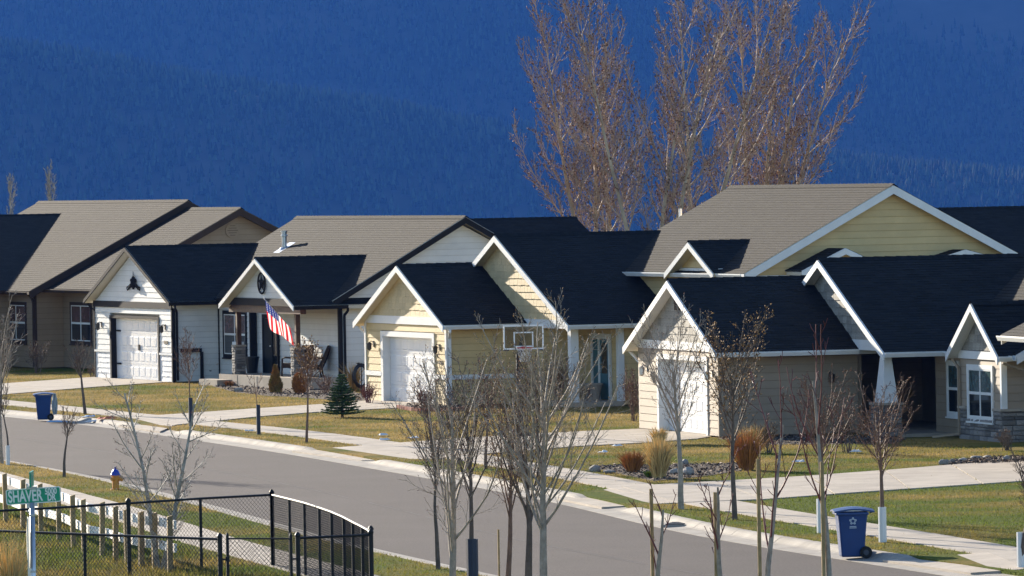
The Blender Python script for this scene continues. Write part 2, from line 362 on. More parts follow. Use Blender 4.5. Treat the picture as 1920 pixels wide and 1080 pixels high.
driveway('driveway_of_yellow_house', [(700, 750), (610, 757), (500, 764), (400, 771), (265, 780)], [(838, 757), (750, 764), (610, 771), (500, 779), (432, 786), (330, 796)], 5, apron=((222, 798), (300, 809)))
driveway('driveway_of_beige_house', [(1212, 803), (1115, 807), (950, 815), (800, 826), (652, 837)], [(1348, 815), (1290, 825), (1215, 829), (1080, 836), (900, 851), (812, 860)], 6, apron=((548, 845), (678, 863)))
driveway('driveway_right', [(2100, 852), (1920, 862), (1780, 871), (1600, 886), (1440, 897), (1215, 908), (1165, 912)], [(2100, 888), (1907, 902), (1600, 923), (1440, 934), (1397, 940), (1268, 942)], 6, apron=((1045, 934), (1128, 951)))
driveway('driveway_far_right', [(2300, 1000), (2100, 1013), (1960, 1024), (1900, 1030), (1850, 1036)], [(2300, 1030), (2150, 1045), (2060, 1055), (1990, 1060), (1930, 1066)], 3, apron=((1655, 1050), (1820, 1074)))
# ---------------------------------------------------------------- house kit: local x = along the street towards the camera, y = back from the street, z up
def clip(poly, ax, v, keep_ge):
    out = []
    for i in range(len(poly)):
        p, q = poly[i], poly[(i + 1) % len(poly)]; dp = (p[ax] - v) * (1 if keep_ge else -1); dq = (q[ax] - v) * (1 if keep_ge else -1)
        if dp >= 0: out.append(p)
        if dp * dq < 0:
            t = dp / (dp - dq); out.append((p[0] + (q[0] - p[0]) * t, p[1] + (q[1] - p[1]) * t))
    return out
def lap_shade_of(m):  # darkened siding colour for the wall backing; paints lap shadow lines into the gaps
    k = m.name + '_lap_shade'
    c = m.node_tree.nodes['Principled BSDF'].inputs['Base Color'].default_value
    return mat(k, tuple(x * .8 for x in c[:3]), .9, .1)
class House:
    def __init__(s, name, label, px, deg, z=.15, cat='house'):
        p = G(*px, z); s.th = rad(deg); s.O = p; s.root = thing(name, label, cat, p, -(math.pi / 2 - s.th))
    def pl(s, px, py, a=None, b=None, z=None):
        A = np.array([math.sin(s.th), -math.cos(s.th), 0]); B = np.array([math.cos(s.th), math.sin(s.th), 0]); O = np.array(s.O); r = ray(px, py)
        n, c = (np.array([0, 0, 1.]), z + O[2]) if z is not None else ((A, a + O @ A) if a is not None else (B, b + O @ B))
        v = _C + r * ((c - _C @ n) / (r @ n)) - O; return Vector((v @ A, v @ B, v[2]))
    def world(s, a, b, z):
        return s.O + Vector((math.sin(s.th) * a + math.cos(s.th) * b, -math.cos(s.th) * a + math.sin(s.th) * b, z))
    # walls -------------------------------------------------
    def _pt(s, kind, c, u, z, out): return (u, c - out, z) if kind == 'front' else (c + out, u, z)
    def wall(s, kind, c, poly, m, exp=.19, boards=True, thick=.14, name='wall', bm=None):
        mb = MB(); vec = (0, thick, 0) if kind == 'front' else (-thick, 0, 0)
        mb.prism([s._pt(kind, c, u, z, 0) for u, z in poly], vec); w = mb.build(name, bm or (lap_shade_of(m) if boards else m), s.root)
        if boards:
            z0 = min(p[1] for p in poly); z1 = max(p[1] for p in poly); k = 0; z = z0
            while z < z1 - .02:
                q = clip(clip(poly, 1, z + .014, True), 1, min(z + exp, z1), False)
                if len(q) >= 3 and max(p[0] for p in q) - min(p[0] for p in q) > .08:
                    mb = MB(); n = len(q); f = lambda zz: .022 - .014 * (zz - z) / exp
                    mb.v = [s._pt(kind, c, u, zz, f(zz)) for u, zz in q] + [s._pt(kind, c, u, zz, -.002) for u, zz in q]
                    mb.f = [tuple(range(n)), tuple(range(2 * n - 1, n - 1, -1))] + [(i, n + i, n + (i + 1) % n, (i + 1) % n) for i in range(n)]
                    mb.build('siding_board', m, w)
                z += exp
        return w
    def shakes(s, kind, c, poly, m, backm, exp=.2, wmin=.22, wmax=.42, thick=.14, name='shake_wall'):
        mb = MB(); vec = (0, thick, 0) if kind == 'front' else (-thick, 0, 0)
        mb.prism([s._pt(kind, c, u, z, 0) for u, z in poly], vec); w = mb.build(name, backm, s.root)
        um = MB(); um.hexa([(0, -.028, 0), (1, -.028, 0), (1, .0, 0), (0, .0, 0), (0, -.008, 1), (1, -.008, 1), (1, 0, 1), (0, 0, 1)]); me = um.mesh('shake', m)
        z0 = min(p[1] for p in poly); z1 = max(p[1] for p in poly); z = z0; row = 0
        while z < z1 - .1:
            q = clip(clip(poly, 1, z, True), 1, min(z + exp, z1), False)
            if len(q) >= 3:
                u0 = min(p[0] for p in q) - random.uniform(0, .2); ue = max(p[0] for p in q)
                while u0 < ue:
                    wd = random.uniform(wmin, wmax); u1 = min(u0 + wd, ue)
                    r = clip(clip(q, 0, u0, True), 0, u1, False)
                    if len(r) >= 3:
                        full = abs(max(p[1] for p in r) - min(p[1] for p in r) - exp) < 1e-3 and len(r) == 4 and abs((max(p[0] for p in r) - min(p[0] for p in r)) - (u1 - u0)) < 1e-3
                        rect = full and all(abs(p[0] - u0) < 1e-3 or abs(p[0] - u1) < 1e-3 for p in r)
                        if rect:
                            o = link('shake', me, w); jz = random.uniform(-.014, .006)
                            o.location = s._pt(kind, c, u0 + .004, z + jz, .001); o.scale = (u1 - u0 - .012, 1, exp - jz)
                            if kind != 'front': o.rotation_euler = (0, 0, math.pi / 2)
                        elif (max(p[0] for p in r) - min(p[0] for p in r)) > .05:
                            b2 = MB(); b2.prism([s._pt(kind, c, u, zz, .018) for u, zz in r], (0, .018, 0) if kind == 'front' else (-.018, 0, 0)); b2.build('shake', m, w)
                    u0 += wd
            z += exp; row += 1
        return w
    def box(s, name, m, a0, b0, z0, a1, b1, z1, parent=None, bevel=0):
        return MB().box(a0, b0, z0, a1, b1, z1).build(name, m, parent or s.root, bevel=bevel)
    # roofs -------------------------------------------------
    def slope(s, e0, e1, r1, r0, m, under, name='roof_slope', thick=.05):
        """shingled slope from eave e0-e1 up to ridge r0-r1, built in overlapping courses, over a painted deck"""
        e0, e1, r0, r1 = map(Vector, (e0, e1, r0, r1)); nrm = (e1 - e0).cross(r0 - e0).normalized()
        if nrm.z < 0: nrm = -nrm
        L = (r0 - e0).length; n = max(3, int(L / .145)); mb = MB(); uv = []; W0 = (e1 - e0).length
        for i in range(n):
            t0, t1 = i / n, (i + 1) / n; a, b = e0.lerp(r0, t0), e1.lerp(r1, t0); c, d = e1.lerp(r1, t1), e0.lerp(r0, t1)
            hb, ht = nrm * (thick + .007), nrm * thick; q = len(mb.v)
            mb.v += [tuple(x) for x in (a + hb, b + hb, c + ht, d + ht, a + nrm * thick * .2, b + nrm * thick * .2)]
            uv += [(0, t0 * L), (W0, t0 * L), (W0, t1 * L), (0, t1 * L), (0, t0 * L), (W0, t0 * L)]
            mb.f += [(q, q + 1, q + 2, q + 3), (q + 4, q + 5, q + 1, q)]
        mb.uv = uv; o = mb.build(name, m, s.root)
        d = MB(); v = -nrm * .10; d.hexa([e0 + v, e1 + v, r1 + v, r0 + v, e0 + nrm * thick * .9, e1 + nrm * thick * .9, r1 + nrm * thick * .9, r0 + nrm * thick * .9])
        d.build('roof_deck', under, o); return o
    def ridge_cap(s, p, q, m, par):
        p, q = Vector(p), Vector(q); n = max(2, int((q - p).length / .3)); mb = MB(); uv = []
        d = (q - p).normalized(); r = d.cross(Vector((0, 0, 1))).normalized()
        for i in range(n):
            a = p.lerp(q, i / n); b = p.lerp(q, (i + 1.1) / n); h0, h1 = .075, .060; k = len(mb.v)
            mb.v += [tuple(a - r * .15 + Vector((0, 0, h0 - .07))), tuple(a + Vector((0, 0, h0 + .03))), tuple(a + r * .15 + Vector((0, 0, h0 - .07))), tuple(b - r * .15 + Vector((0, 0, h1 - .07))), tuple(b + Vector((0, 0, h1 + .03))), tuple(b + r * .15 + Vector((0, 0, h1 - .07)))]
            uv += [(0, i * .3), (.2, i * .3), (.4, i * .3), (0, i * .3 + .3), (.2, i * .3 + .3), (.4, i * .3 + .3)]; mb.f += [(k, k + 1, k + 4, k + 3), (k + 1, k + 2, k + 5, k + 4)]
        mb.uv = uv; return mb.build('ridge_cap', m, par)
    def fascia(s, p, q, m, par, h=.17, t=.03, drop=.07, name='fascia'):
        p = Vector(p) - Vector((0, 0, drop)); q = Vector(q) - Vector((0, 0, drop)); mb = MB(); mb.bar(p, q, t, h); return mb.build(name, m, par)
    def gutter(s, p, q, m, par):
        p, q = Vector(p), Vector(q); d = (q - p).normalized(); r = d.cross(Vector((0, 0, 1))).normalized()
        prof = [(0, .06), (0, -.06), (.085, -.06), (.125, .03), (.125, .06), (.105, .055), (.105, .03), (.075, -.045), (.015, -.045), (.015, .06)]
        mb = MB(); n = len(prof)
        for e in (p, q): mb.v += [tuple(e + r * u + Vector((0, 0, v))) for u, v in prof]
        mb.f = [(i, (i + 1) % n, n + (i + 1) % n, n + i) for i in range(n)] + [tuple(range(n - 1, -1, -1)), tuple(range(n, 2 * n))]
        return mb.build('gutter', m, par)
    def front_gable(s, aL, aR, zE, zA, b0, b1, m, trim, under, gut=None, rake_h=.19, gutb=None):
        """gable roof whose gable end looks at the street; ridge runs back into the lot"""
        am = (aL + aR) / 2
        o = s.slope((aR, b0, zE), (aR, b1, zE), (am, b1, zA), (am, b0, zA), m, under)
        o2 = s.slope((aL, b1, zE), (aL, b0, zE), (am, b0, zA), (am, b1, zA), m, under)
        s.ridge_cap((am, b0 - .02, zA), (am, b1, zA), m, o)
        for (x, par) in ((aL, o2), (aR, o)):
            sg = 1 if x > am else -1; sl_ = (zA - zE) / (aR - am)
            mb = MB(); e = .0; pts = [(x + sg * .03, b0 - .035, zE - sg * 0 - .03 * sl_ + .035), (am, b0 - .035, zA + .035), (am, b0 - .035, zA + .035 - rake_h), (x + sg * .03, b0 - .035, zE - .03 * sl_ + .035 - rake_h)]
            mb.prism(pts, (0, .035, 0)); mb.build('rake_board', trim, par)
        if gut: s.gutter((aR + .01, b0, zE - .03), (aR + .01, gutb or b1, zE - .03), gut, o); s.gutter((aL - .01, gutb or b1, zE - .03), (aL - .01, b0, zE - .03), gut, o2)
        return o
    def street_gable(s, a0, a1, bE, zE, bR, zR, bB, m, trim, under, gut=None, rake_h=.22, left_rake=True):
        """main roof: ridge runs along the street, gable ends at both sides; bB is the rear eave"""
        k = (zR - zE) / (bR - bE); zB = zR - k * (bB - bR)
        o = s.slope((a0, bE, zE), (a1, bE, zE), (a1, bR, zR), (a0, bR, zR), m, under)
        o2 = s.slope((a1, bB, zB), (a0, bB, zB), (a0, bR, zR), (a1, bR, zR), m, under)
        s.ridge_cap((a0, bR, zR), (a1 + .02, bR, zR), m, o)
        for (x, t) in ((a1, .035), (a0, -.035)):
            for (bb, zz, par) in ((bE, zE, o), (bB, zB, o2)):
                mb = MB(); mb.prism([(x, bb, zz + .035), (x, bR, zR + .035), (x, bR, zR + .035 - rake_h), (x, bb, zz + .035 - rake_h)], (t, 0, 0)); mb.build('rake_board', trim, par)
        if gut: s.gutter((a0, bE - .01, zE - .03), (a1, bE - .01, zE - .03), gut, o)
        return o
    # openings ----------------------------------------------
    def window(s, kind, c, u0, z0, u1, z1, trim, sash, cols=2, rows=2, tw=.1, curtain=None, sill=True):
        P = lambda u, z, o: s._pt(kind, c, u, z, o)
        def bx(u0, z0, u1, z1, o0, o1):
            p, q = P(u0, z0, o0), P(u1, z1, o1); return (min(p[0], q[0]), min(p[1], q[1]), min(p[2], q[2]), max(p[0], q[0]), max(p[1], q[1]), max(p[2], q[2]))
        mb = MB()
        for r in ((u0 - tw, z0 - tw, u0, z1 + tw), (u1, z0 - tw, u1 + tw, z1 + tw), (u0, z1, u1, z1 + tw), (u0, z0 - tw, u1, z0)): mb.box(*bx(*r, .0, .055))
        w = mb.build('window', trim, s.root)
        if sill: MB().box(*bx(u0 - tw - .03, z0 - tw - .045, u1 + tw + .03, z0 - tw - .002, 0, .085)).build('sill', trim, w)
        for i in range(cols):
            for j in range(rows):
                a, b = u0 + (u1 - u0) * i / cols, u0 + (u1 - u0) * (i + 1) / cols; e, f_ = z0 + (z1 - z0) * j / rows, z0 + (z1 - z0) * (j + 1) / rows
                sm = MB(); fw = .035
                for r in ((a, e, a + fw, f_), (b - fw, e, b, f_), (a + fw, f_ - fw, b - fw, f_), (a + fw, e, b - fw, e + fw)): sm.box(*bx(*r, .0, .045))
                sm.build('sash', sash, w)
                g = MB(); g.v = [P(a + fw, e + fw, .034), P(b - fw, e + fw, .034), P(b - fw, f_ - fw, .034), P(a + fw, f_ - fw, .034)]; g.f = [(0, 1, 2, 3) if kind == 'front' else (0, 1, 2, 3)]; g.build('pane', curtain if (curtain and j == rows - 1) else GLASS, w)
        return w
    def garage(s, a0, a1, zt, b=.22, trim=None, doorm=None, cols=8, rows=4, jw=.14, jz=.16, c=0.0):
        """sectional door set back in its opening, with casing"""
        tr = MB(); tr.box(a0 - jw, c - .045, 0, a0, c + b, zt + jz); tr.box(a1, c - .045, 0, a1 + jw, c + b, zt + jz); tr.box(a0, c - .045, zt, a1, c + b, zt + jz)
        tr.build('door_casing', trim, s.root)
        d = MB().box(a0, c + b - .03, 0.0, a1, c + b + .05, zt).build('garage_door', doorm, s.root)
        h = zt / rows; w = (a1 - a0) / cols
        for j in range(rows):
            mb = MB(); z0 = j * h + .006; z1 = (j + 1) * h - .006; y0 = c + b - .03
            mb.box(a0 + .01, y0 - .02, z0, a1 - .01, y0 + .002, z1)
            for i in range(cols):
                x0, x1 = a0 + i * w + .07, a0 + (i + 1) * w - .07; p0, p1 = z0 + .085, z1 - .085; f0, f1 = y0 - .0205, y0 - .0275; e = .03
                mb.hexa([(x0, f0, p0), (x1, f0, p0), (x1, f0 + .001, p0), (x0, f0 + .001, p0), (x0, f0, p1), (x1, f0, p1), (x1, f0 + .001, p1), (x0, f0 + .001, p1)])
                q = [(x0, f0, p0), (x1, f0, p0), (x1, f0, p1), (x0, f0, p1), (x0 + e, f1, p0 + e), (x1 - e, f1, p0 + e), (x1 - e, f1, p1 - e), (x0 + e, f1, p1 - e)]
                mb.add(q, [(4, 5, 6, 7), (0, 1, 5, 4), (1, 2, 6, 5), (2, 3, 7, 6), (3, 0, 4, 7)])
            mb.build('door_section', doorm, d)
        return d
    def lantern(s, kind, c, u, z, m):
        P = lambda du, dz, o: Vector(s._pt(kind, c, u + du, z + dz, o))
        mb = MB(); p = P(0, 0, .03); q = P(0, 0, .16)
        mb.bar(P(0, -.09, .025), P(0, .09, .025), .09, .03, up=(0, 1, 0) if kind == 'front' else (1, 0, 0)); mb.tube([P(0, .05, .03), P(0, .09, .10), P(0, .05, .16)], .012, 5)
        cx, cy_, cz = q; mb.lathe([(.02, .06), (.085, .02), (.075, .0), (.07, -.16), (.04, -.18), (.015, -.2)], 8, (cx, cy_, cz)); return mb.build('wall_lantern', m, s.root)
    def downspout(s, pts, m, w=.07): 
        mb = MB()
        for p, q in zip(pts, pts[1:]): mb.bar(p, q, w, w * .75)
        return mb.build('downspout', m, s.root)
    def stones(s, kind, c, u0, u1, z0, z1, parent, m=STONE, hmin=.07, hmax=.13, wmin=.16, wmax=.46):
        me = stones_mesh(m); z = z0
        while z < z1 - .03:
            h = min(random.uniform(hmin, hmax), z1 - z); u = u0
            while u < u1 - .02:
                w = min(random.uniform(wmin, wmax), u1 - u)
                if u1 - u - w < .08: w = u1 - u
                o = link('stone', me, parent); o.location = s._pt(kind, c, u + w / 2, z + h / 2, random.uniform(.0, .022)); o.scale = (w * .97, .07, h * .93)
                if kind != 'front': o.rotation_euler = (0, 0, math.pi / 2)
                u += w
            z += h
_SM = {}
def stones_mesh(m):
    if m.name not in _SM:
        mb = MB(); e = .06; f_ = .12
        q = [(-.5, 0, -.5), (.5, 0, -.5), (.5, 0, .5), (-.5, 0, .5), (-.5, -.3, -.5), (.5, -.3, -.5), (.5, -.3, .5), (-.5, -.3, .5), (-.5 + e, -.6, -.5 + f_), (.5 - e, -.5, -.5 + f_), (.5 - e, -.62, .5 - f_), (-.5 + e, -.5, .5 - f_)]
        mb.add(q, [(8, 9, 10, 11), (4, 5, 9, 8), (5, 6, 10, 9), (6, 7, 11, 10), (7, 4, 8, 11), (0, 1, 5, 4), (1, 2, 6, 5), (2, 3, 7, 6), (3, 0, 4, 7)])
        q2 = [(x, -y, z) for x, y, z in q]; mb.add(q2, [tuple(reversed(f)) for f in ((8, 9, 10, 11), (4, 5, 9, 8), (5, 6, 10, 9), (6, 7, 11, 10), (7, 4, 8, 11), (0, 1, 5, 4), (1, 2, 6, 5), (2, 3, 7, 6), (3, 0, 4, 7))])
        _SM[m.name] = mb.mesh('stone', m)
    return _SM[m.name]
# ---------------------------------------------------------------- the houses
DOORW = mat('white_garage_door', (.72, .73, .74), .4, .45, var=.03, nscale=2)
CURT = mat('window_with_curtain', (.05, .085, .085), .12, .6, var=.5, nscale=7)
CURT2 = mat('window_with_red_curtain', (.10, .05, .05), .12, .6, var=.5, nscale=5)
BRONZE = mat('dark_bronze', (.03, .025, .02), .4, .5)
TEAL = mat('teal_door_paint', (.03, .13, .17), .4, .5, var=.1)
DKDOOR = mat('dark_door_paint', (.012, .015, .016), .7, .12)
SOFW = mat('cream_soffit', (.66, .58, .42), .6, .3); SOFH1 = mat('warm_white_soffit', (.66, .63, .55), .6, .3)
GSHK = mat('pale_shake_backing', (.34, .28, .17), .8, .2); GRSB = mat('grey_shake_backing', (.12, .11, .10), .9, .2); WSHB = mat('white_shake_backing', (.4, .4, .4), .8, .2)
WSHAKE = mat('white_shakes', (.64, .65, .66), .6, .3, var=.06, nscale=3, objvar=.06)

# --- white house with charcoal trim
h = H1 = House('white_house', 'white sided house with charcoal trim, flag and stone porch pillars', (180.5, 707), 22)
for a0, a1 in ((0, 1.66), (6.9, 8.2)):
    h.shakes('front', 0, [(a0, 0), (a1, 0), (a1, .9), (a0, .9)], WSHAKE, WSHB, exp=.18)
    h.wall('front', 0, [(a0, .97), (a1, .97), (a1, 2.26), (a0, 2.26)], WHITE_SID, exp=.185)
    h.box('ledge_trim', WHITE, a0 - .01, -.05, .9, a1 + .01, .1, .97)
h.wall('front', 0, [(0, 2.26), (8.2, 2.26), (8.2, 2.70), (4.2, 4.36), (0, 2.62)], WHITE_SID, exp=.185)
h.box('band_board', BLACK, -.03, -.06, 2.47, 8.23, -.024, 2.68)
h.garage(1.82, 6.74, 2.09, b=.2, trim=BLACK, doorm=DOORW, jw=.15, jz=.1)
for a, z in ((1.9, 1.62), (1.9, .48), (6.25, 1.62), (6.25, .48)): MB().box(a, .12, z, a + .42, .148, z + .06).build('strap_hinge', BLACK, h.root)
MB().box(4.2, .115, 1.0, 4.36, .148, 1.2).build('door_handle', BLACK, h.root)
h.wall('side', 8.2, [(0.0, 0), (1.67, 0), (1.67, 2.7), (0.0, 2.7)], WHITE_SID, exp=.185)
for (a0, b0, a1, b1) in ((8.15, -.045, 8.245, .08), (-.02, -.045, .06, .05)): h.box('corner_board', BLACK, a0, b0, 0, a1, b1, 2.5)
h.front_gable(-.35, 8.69, 2.68, 4.51, -.27, 4.6, SH['dark'], BLACK, SOFH1, gut=BLACK, gutb=1.5, rake_h=.13)
h.wall('front', 1.67, [(8.2, 0), (11.42, 0), (11.42, 2.8), (8.2, 2.8)], WHITE_SID, exp=.185)
h.box('corner_board', BLACK, 8.2, 1.62, 0, 8.27, 1.65, 2.7); h.box('corner_board', BLACK, 11.33, 1.62, .3, 11.45, 1.84, 2.8)
w = h.window('front', 1.67, 8.8, .92, 10.9, 2.27, BLACK, WHITE, cols=2, rows=2, tw=.12, curtain=CURT2)
h.box('air_conditioner', WHITE, 10.15, 1.42, .96, 10.75, 1.66, 1.36, bevel=.01)
h.wall('front', 1.87, [(11.3, 0), (19.35, 0), (19.35, 2.85), (11.3, 2.85)], WHITE_SID, exp=.185)
d = h.box('front_door', DKDOOR, 12.25, 1.80, .34, 13.05, 1.86, 2.16)
h.box('side_light', GLASS, 13.12, 1.81, .4, 13.5, 1.85, 2.1, d)
tr = MB(); tr.box(12.13, 1.78, .34, 12.25, 1.86, 2.3); tr.box(13.52, 1.78, .34, 13.64, 1.86, 2.3); tr.box(12.25, 1.78, 2.17, 13.52, 1.86, 2.3); tr.build('door_frame', BLACK, d)
MB().lathe([(.0, -.03), (.03, -.02), (.03, .02), (.0, .03)], 8, (12.95, 1.77, 1.25)).build('door_knob', METAL, d)
h.box('wall_plaque', CEDAR, 14.2, 1.82, 1.5, 14.75, 1.846, 1.78)
h.wall('side', 19.35, [(1.87, 0), (10.5, 0), (10.5, 2.9), (6.16, 5.2), (1.87, 2.85)], WHITE_SID, exp=.2)
h.box('band_board', BLACK, 19.37, 1.8, 2.62, 19.41, 10.5, 2.8); h.box('corner_board', BLACK, 19.28, 1.80, .1, 19.42, 1.92, 2.62)
h.wall('side', 4.6, [(1.87, 0), (10.5, 0), (10.5, 2.9), (6.16, 5.2), (1.87, 2.85)], WHITE_SID, boards=False); h.wall('front', 10.4, [(4.2, 0), (19.35, 0), (19.35, 2.9), (4.2, 2.9)], WHITE_SID, boards=False)
h.wall('side', .14, [(0, 0), (5, 0), (5, 2.7), (0, 2.7)], WHITE_SID, boards=False, thick=.12)
h.street_gable(3.85, 19.7, 1.5, 2.79, 6.16, 5.41, 10.8, SH['grey'], BLACK, SOFH1, rake_h=.2, gut=BLACK)
# porch
h.front_gable(12.7, 19.8, 2.66, 4.17, .1, 4.3, SH['dark'], WHITE, SOFH1, gut=BLACK, gutb=1.95, rake_h=.15)
h.wall('front', .4, [(12.9, 2.72), (19.6, 2.72), (16.25, 4.08)], WHITE_SID, exp=.185)
h.box('band_board', BLACK, 12.85, .33, 2.66, 19.65, .372, 2.9); h.box('porch_beam', CEDAR, 12.7, .42, 2.42, 19.55, .62, 2.66)
slabp = MB(); slabp.box(11.8, .35, -.03, 19.35, 1.85, .34); slabp = slabp.build('porch_slab', CONC, h.root)
for a in (13.6, 15.5, 17.4): h.box('joint', GRSB, a, .343, 0, a + .02, .351, .338, slabp)
h.box('porch_step', CONC, 11.2, -.15, -.03, 13.0, .345, .17)
def stone_pillar(h, a, b, z0, z1, post_top, w=.15):
    base = h.box('stone_pillar', GRSB, a - w, b - w, z0, a + w, b + w, z1)
    for kind, c, u in (('front', b - w, a), ('side', a + w, b)):
        h.stones(kind, c, u - w - .02, u + w + .02, z0, z1, base, hmin=.07, hmax=.11, wmin=.14, wmax=.34)
    h.box('pillar_cap', CONC, a - w - .05, b - w - .05, z1, a + w + .05, b + w + .05, z1 + .06, base)
    h.box('porch_post', CEDAR, a - .075, b - .075, z1 + .06, a + .075, b + .075, post_top)
stone_pillar(h, 12.95, .66, .34, 1.26, 2.42); stone_pillar(h, 18.6, .66, .34, 1.26, 2.42)
h.downspout([(19.85, 1.95, 2.6), (19.85, 1.95, 2.5), (19.45, 1.98, 2.35), (19.45, 1.98, .15)], BLACK); h.downspout([(8.75, -.1, 2.6), (8.75, -.1, 2.5), (8.3, .12, 2.38), (8.3, .12, .05)], BLACK); h.downspout([(-.4, -.15, 2.6), (-.25, -.05, 2.4), (-.06, .1, 2.35), (-.06, .1, .1)], BLACK)
h.lantern('front', 0, .75, 1.85, BRONZE); h.lantern('front', 0, 7.5, 1.85, BRONZE)
h.box('house_number_plate', BRONZE, 7.35, -.035, 1.28, 7.75, -.02, 1.38)
# iron scroll on the garage gable, star in a ring on the porch gable
mb = MB(); ca, cz = 4.35, 3.1
mb.tube([(ca, -.06, cz), (ca, -.06, cz + .62)], [.045, .01], 6)
for sgn in (-1, 1):
    for k, (rr, zz) in enumerate(((.32, .06), (.48, .0), (.62, -.03), (.22, .24))): mb.tube([(ca, -.06, cz + .3 + .05 * k), (ca + sgn * rr * .5, -.06, zz + cz + .16), (ca + sgn * rr, -.06, cz + zz), (ca + sgn * (rr + .08), -.06, cz + zz + .08), (ca + sgn * (rr + .02), -.06, cz + zz + .12)], .022, 5)
mb.lathe([(.02, 0), (.12, .1), (.10, .25), (.03, .4)], 8, (ca, -.06, cz + .02)); mb.build('iron_scroll', BLACK, h.root)
mb = MB(); ca, cz, R_ = 16.15, 3.4, .34
mb.tube([(ca + R_ * math.cos(t * math.pi / 12), .34, cz + R_ * math.sin(t * math.pi / 12)) for t in range(25)], .03, 6, cap=False)
pts = [(ca + (R_ if k % 2 == 0 else .14) * math.sin(k * math.pi / 5), .34, cz + (R_ if k % 2 == 0 else .14) * math.cos(k * math.pi / 5)) for k in range(10)]
b0 = len(mb.v); mb.v += pts + [(ca, .27, cz)]; mb.f += [(b0 + k, b0 + (k + 1) % 10, b0 + 10) for k in range(10)]
mb.build('star_ornament', BLACK, h.root)
# steel flue on the roof
fl = MB(); fl.lathe([(.20, 0.0), (.15, .12), (.085, .14), (.085, .50), (.12, .51), (.12, .55), (.09, .57), (.09, .66), (.12, .67), (.12, .70)], 12, (7.45, 4.35, 4.33)); fl = fl.build('flue_pipe', METAL, h.root, smooth=False)
mb = MB(); k = .562; mb.hexa([(7.15, 4.05, 4.25), (7.75, 4.05, 4.25), (7.75, 4.65, 4.25 + .6 * k), (7.15, 4.65, 4.25 + .6 * k), (7.15, 4.05, 4.29), (7.75, 4.05, 4.29), (7.75, 4.65, 4.29 + .6 * k), (7.15, 4.65, 4.29 + .6 * k)]); mb.build('flashing', METAL, fl)
# low side gate beside the garage
g = h.box('side_gate', BLACK, 8.22, .25, 1.0, 8.30, 1.0, 1.12); h.box('gate_post', BLACK, 8.22, .95, 0, 8.30, 1.05, 1.0, g)

# --- cream yellow house with white trim
h = H2 = House('yellow_house', 'cream yellow house with white trim and shingled gables, between white and beige houses', (688, 749), 20.3)
for a0, a1 in ((0, 1.5), (6.3, 7.34)):
    h.shakes('front', 0, [(a0, 0), (a1, 0), (a1, .76), (a0, .76)], CREAMSHAKE, GSHK, exp=.19)
    h.wall('front', 0, [(a0, .90), (a1, .90), (a1, 2.14), (a0, 2.14)], CREAM, exp=.2)
    h.box('belt_board', WHITE, a0 - .01, -.05, .76, a1 + .01, .1, .90)
h.wall('front', 0, [(0, 2.14), (7.34, 2.14), (7.34, 2.36), (0, 2.36)], CREAM, exp=.2)
h.box('belt_board', WHITE, -.02, -.05, 2.36, 7.15, .1, 2.60)
h.shakes('front', 0, [(.38, 2.60), (7.12, 2.60), (3.75, 4.02)], CREAMSHAKE, GSHK, exp=.2)
h.garage(1.68, 6.12, 1.97, b=.24, trim=WHITE, doorm=DOORW, jw=.2, jz=.16)
h.wall('side', 7.34, [(0, 0), (2.42, 0), (2.42, 2.4), (0, 2.4)], CREAM, exp=.2)
h.box('belt_board', WHITE, 7.345, 0.05, .76, 7.39, 2.42, .90)
h.box('corner_board', WHITE, 7.27, -.045, 0, 7.395, .12, 2.36); h.box('corner_board', WHITE, -.02, -.045, 0, .1, .05, 2.36)
h.front_gable(-.3, 7.8, 2.35, 4.09, -.27, 2.9, SH['dark'], WHITE, SOFW, gut=WHITE, gutb=2.4)
h.front_gable(-.3, 11.85, 2.36, 4.955, 2.15, 8.2, SH['dark'], WHITE, SOFW, gut=WHITE, gutb=5.8)
h.shakes('front', 2.42, [(3.0, 2.52), (11.3, 2.52), (5.78, 4.84), (3.0, 3.7)], CREAMSHAKE, GSHK, exp=.2)
h.box('belt_board', WHITE, 7.3, 2.37, 2.27, 11.3, 2.5, 2.52)
h.wall('front', 2.42, [(7.34, 0), (9.0, 0), (9.0, 2.27), (7.34, 2.27)], CREAM, exp=.2)
h.wall('side', 9.0, [(2.42, 0), (4.0, 0), (4.0, 2.4), (2.42, 2.4)], CREAM, exp=.2)
h.wall('front', 4.0, [(9.0, 0), (11.3, 0), (11.3, 2.35), (9.0, 2.35)], CREAM, exp=.2)
h.wall('side', 11.3, [(4.0, 0), (9.0, 0), (9.0, 2.4), (4.0, 2.4)], CREAM, exp=.2)
h.box('porch_slab', CONC, 9.0, 2.3, -.02, 11.5, 4.0, .12); h.box('porch_ceiling', WHITE, 9.0, 2.5, 2.30, 11.5, 4.0, 2.36)
h.box('porch_post', WHITE, 11.12, 2.40, .12, 11.38, 2.64, 2.30); h.box('porch_post', WHITE, 11.2, 3.88, .12, 11.4, 4.06, 2.30)
d = h.box('front_door', TEAL, 9.75, 3.93, .14, 10.45, 3.98, 1.93); tr = MB()
for r in ((9.02, 9.12), (9.62, 9.75), (10.45, 10.58)): tr.box(r[0], 3.91, .12, r[1], 3.98, 1.93)
tr.box(9.02, 3.91, 1.93, 10.58, 3.98, 2.07); tr.build('door_frame', WHITE, d); h.box('side_light', TEAL, 9.14, 3.945, .16, 9.6, 3.975, 1.92, d)
h.box('door_glass', GLASS, 9.88, 3.925, .9, 10.32, 3.934, 1.8, d)
h.window('side', 11.3, 4.75, .85, 5.6, 1.9, WHITE, WHITE, cols=1, rows=2)
h.street_gable(5.4, 17.8, 5.3, 3.83, 9.95, 6.27, 14.6, SH['grey'], WHITE, SOFW, gut=WHITE, rake_h=.24)
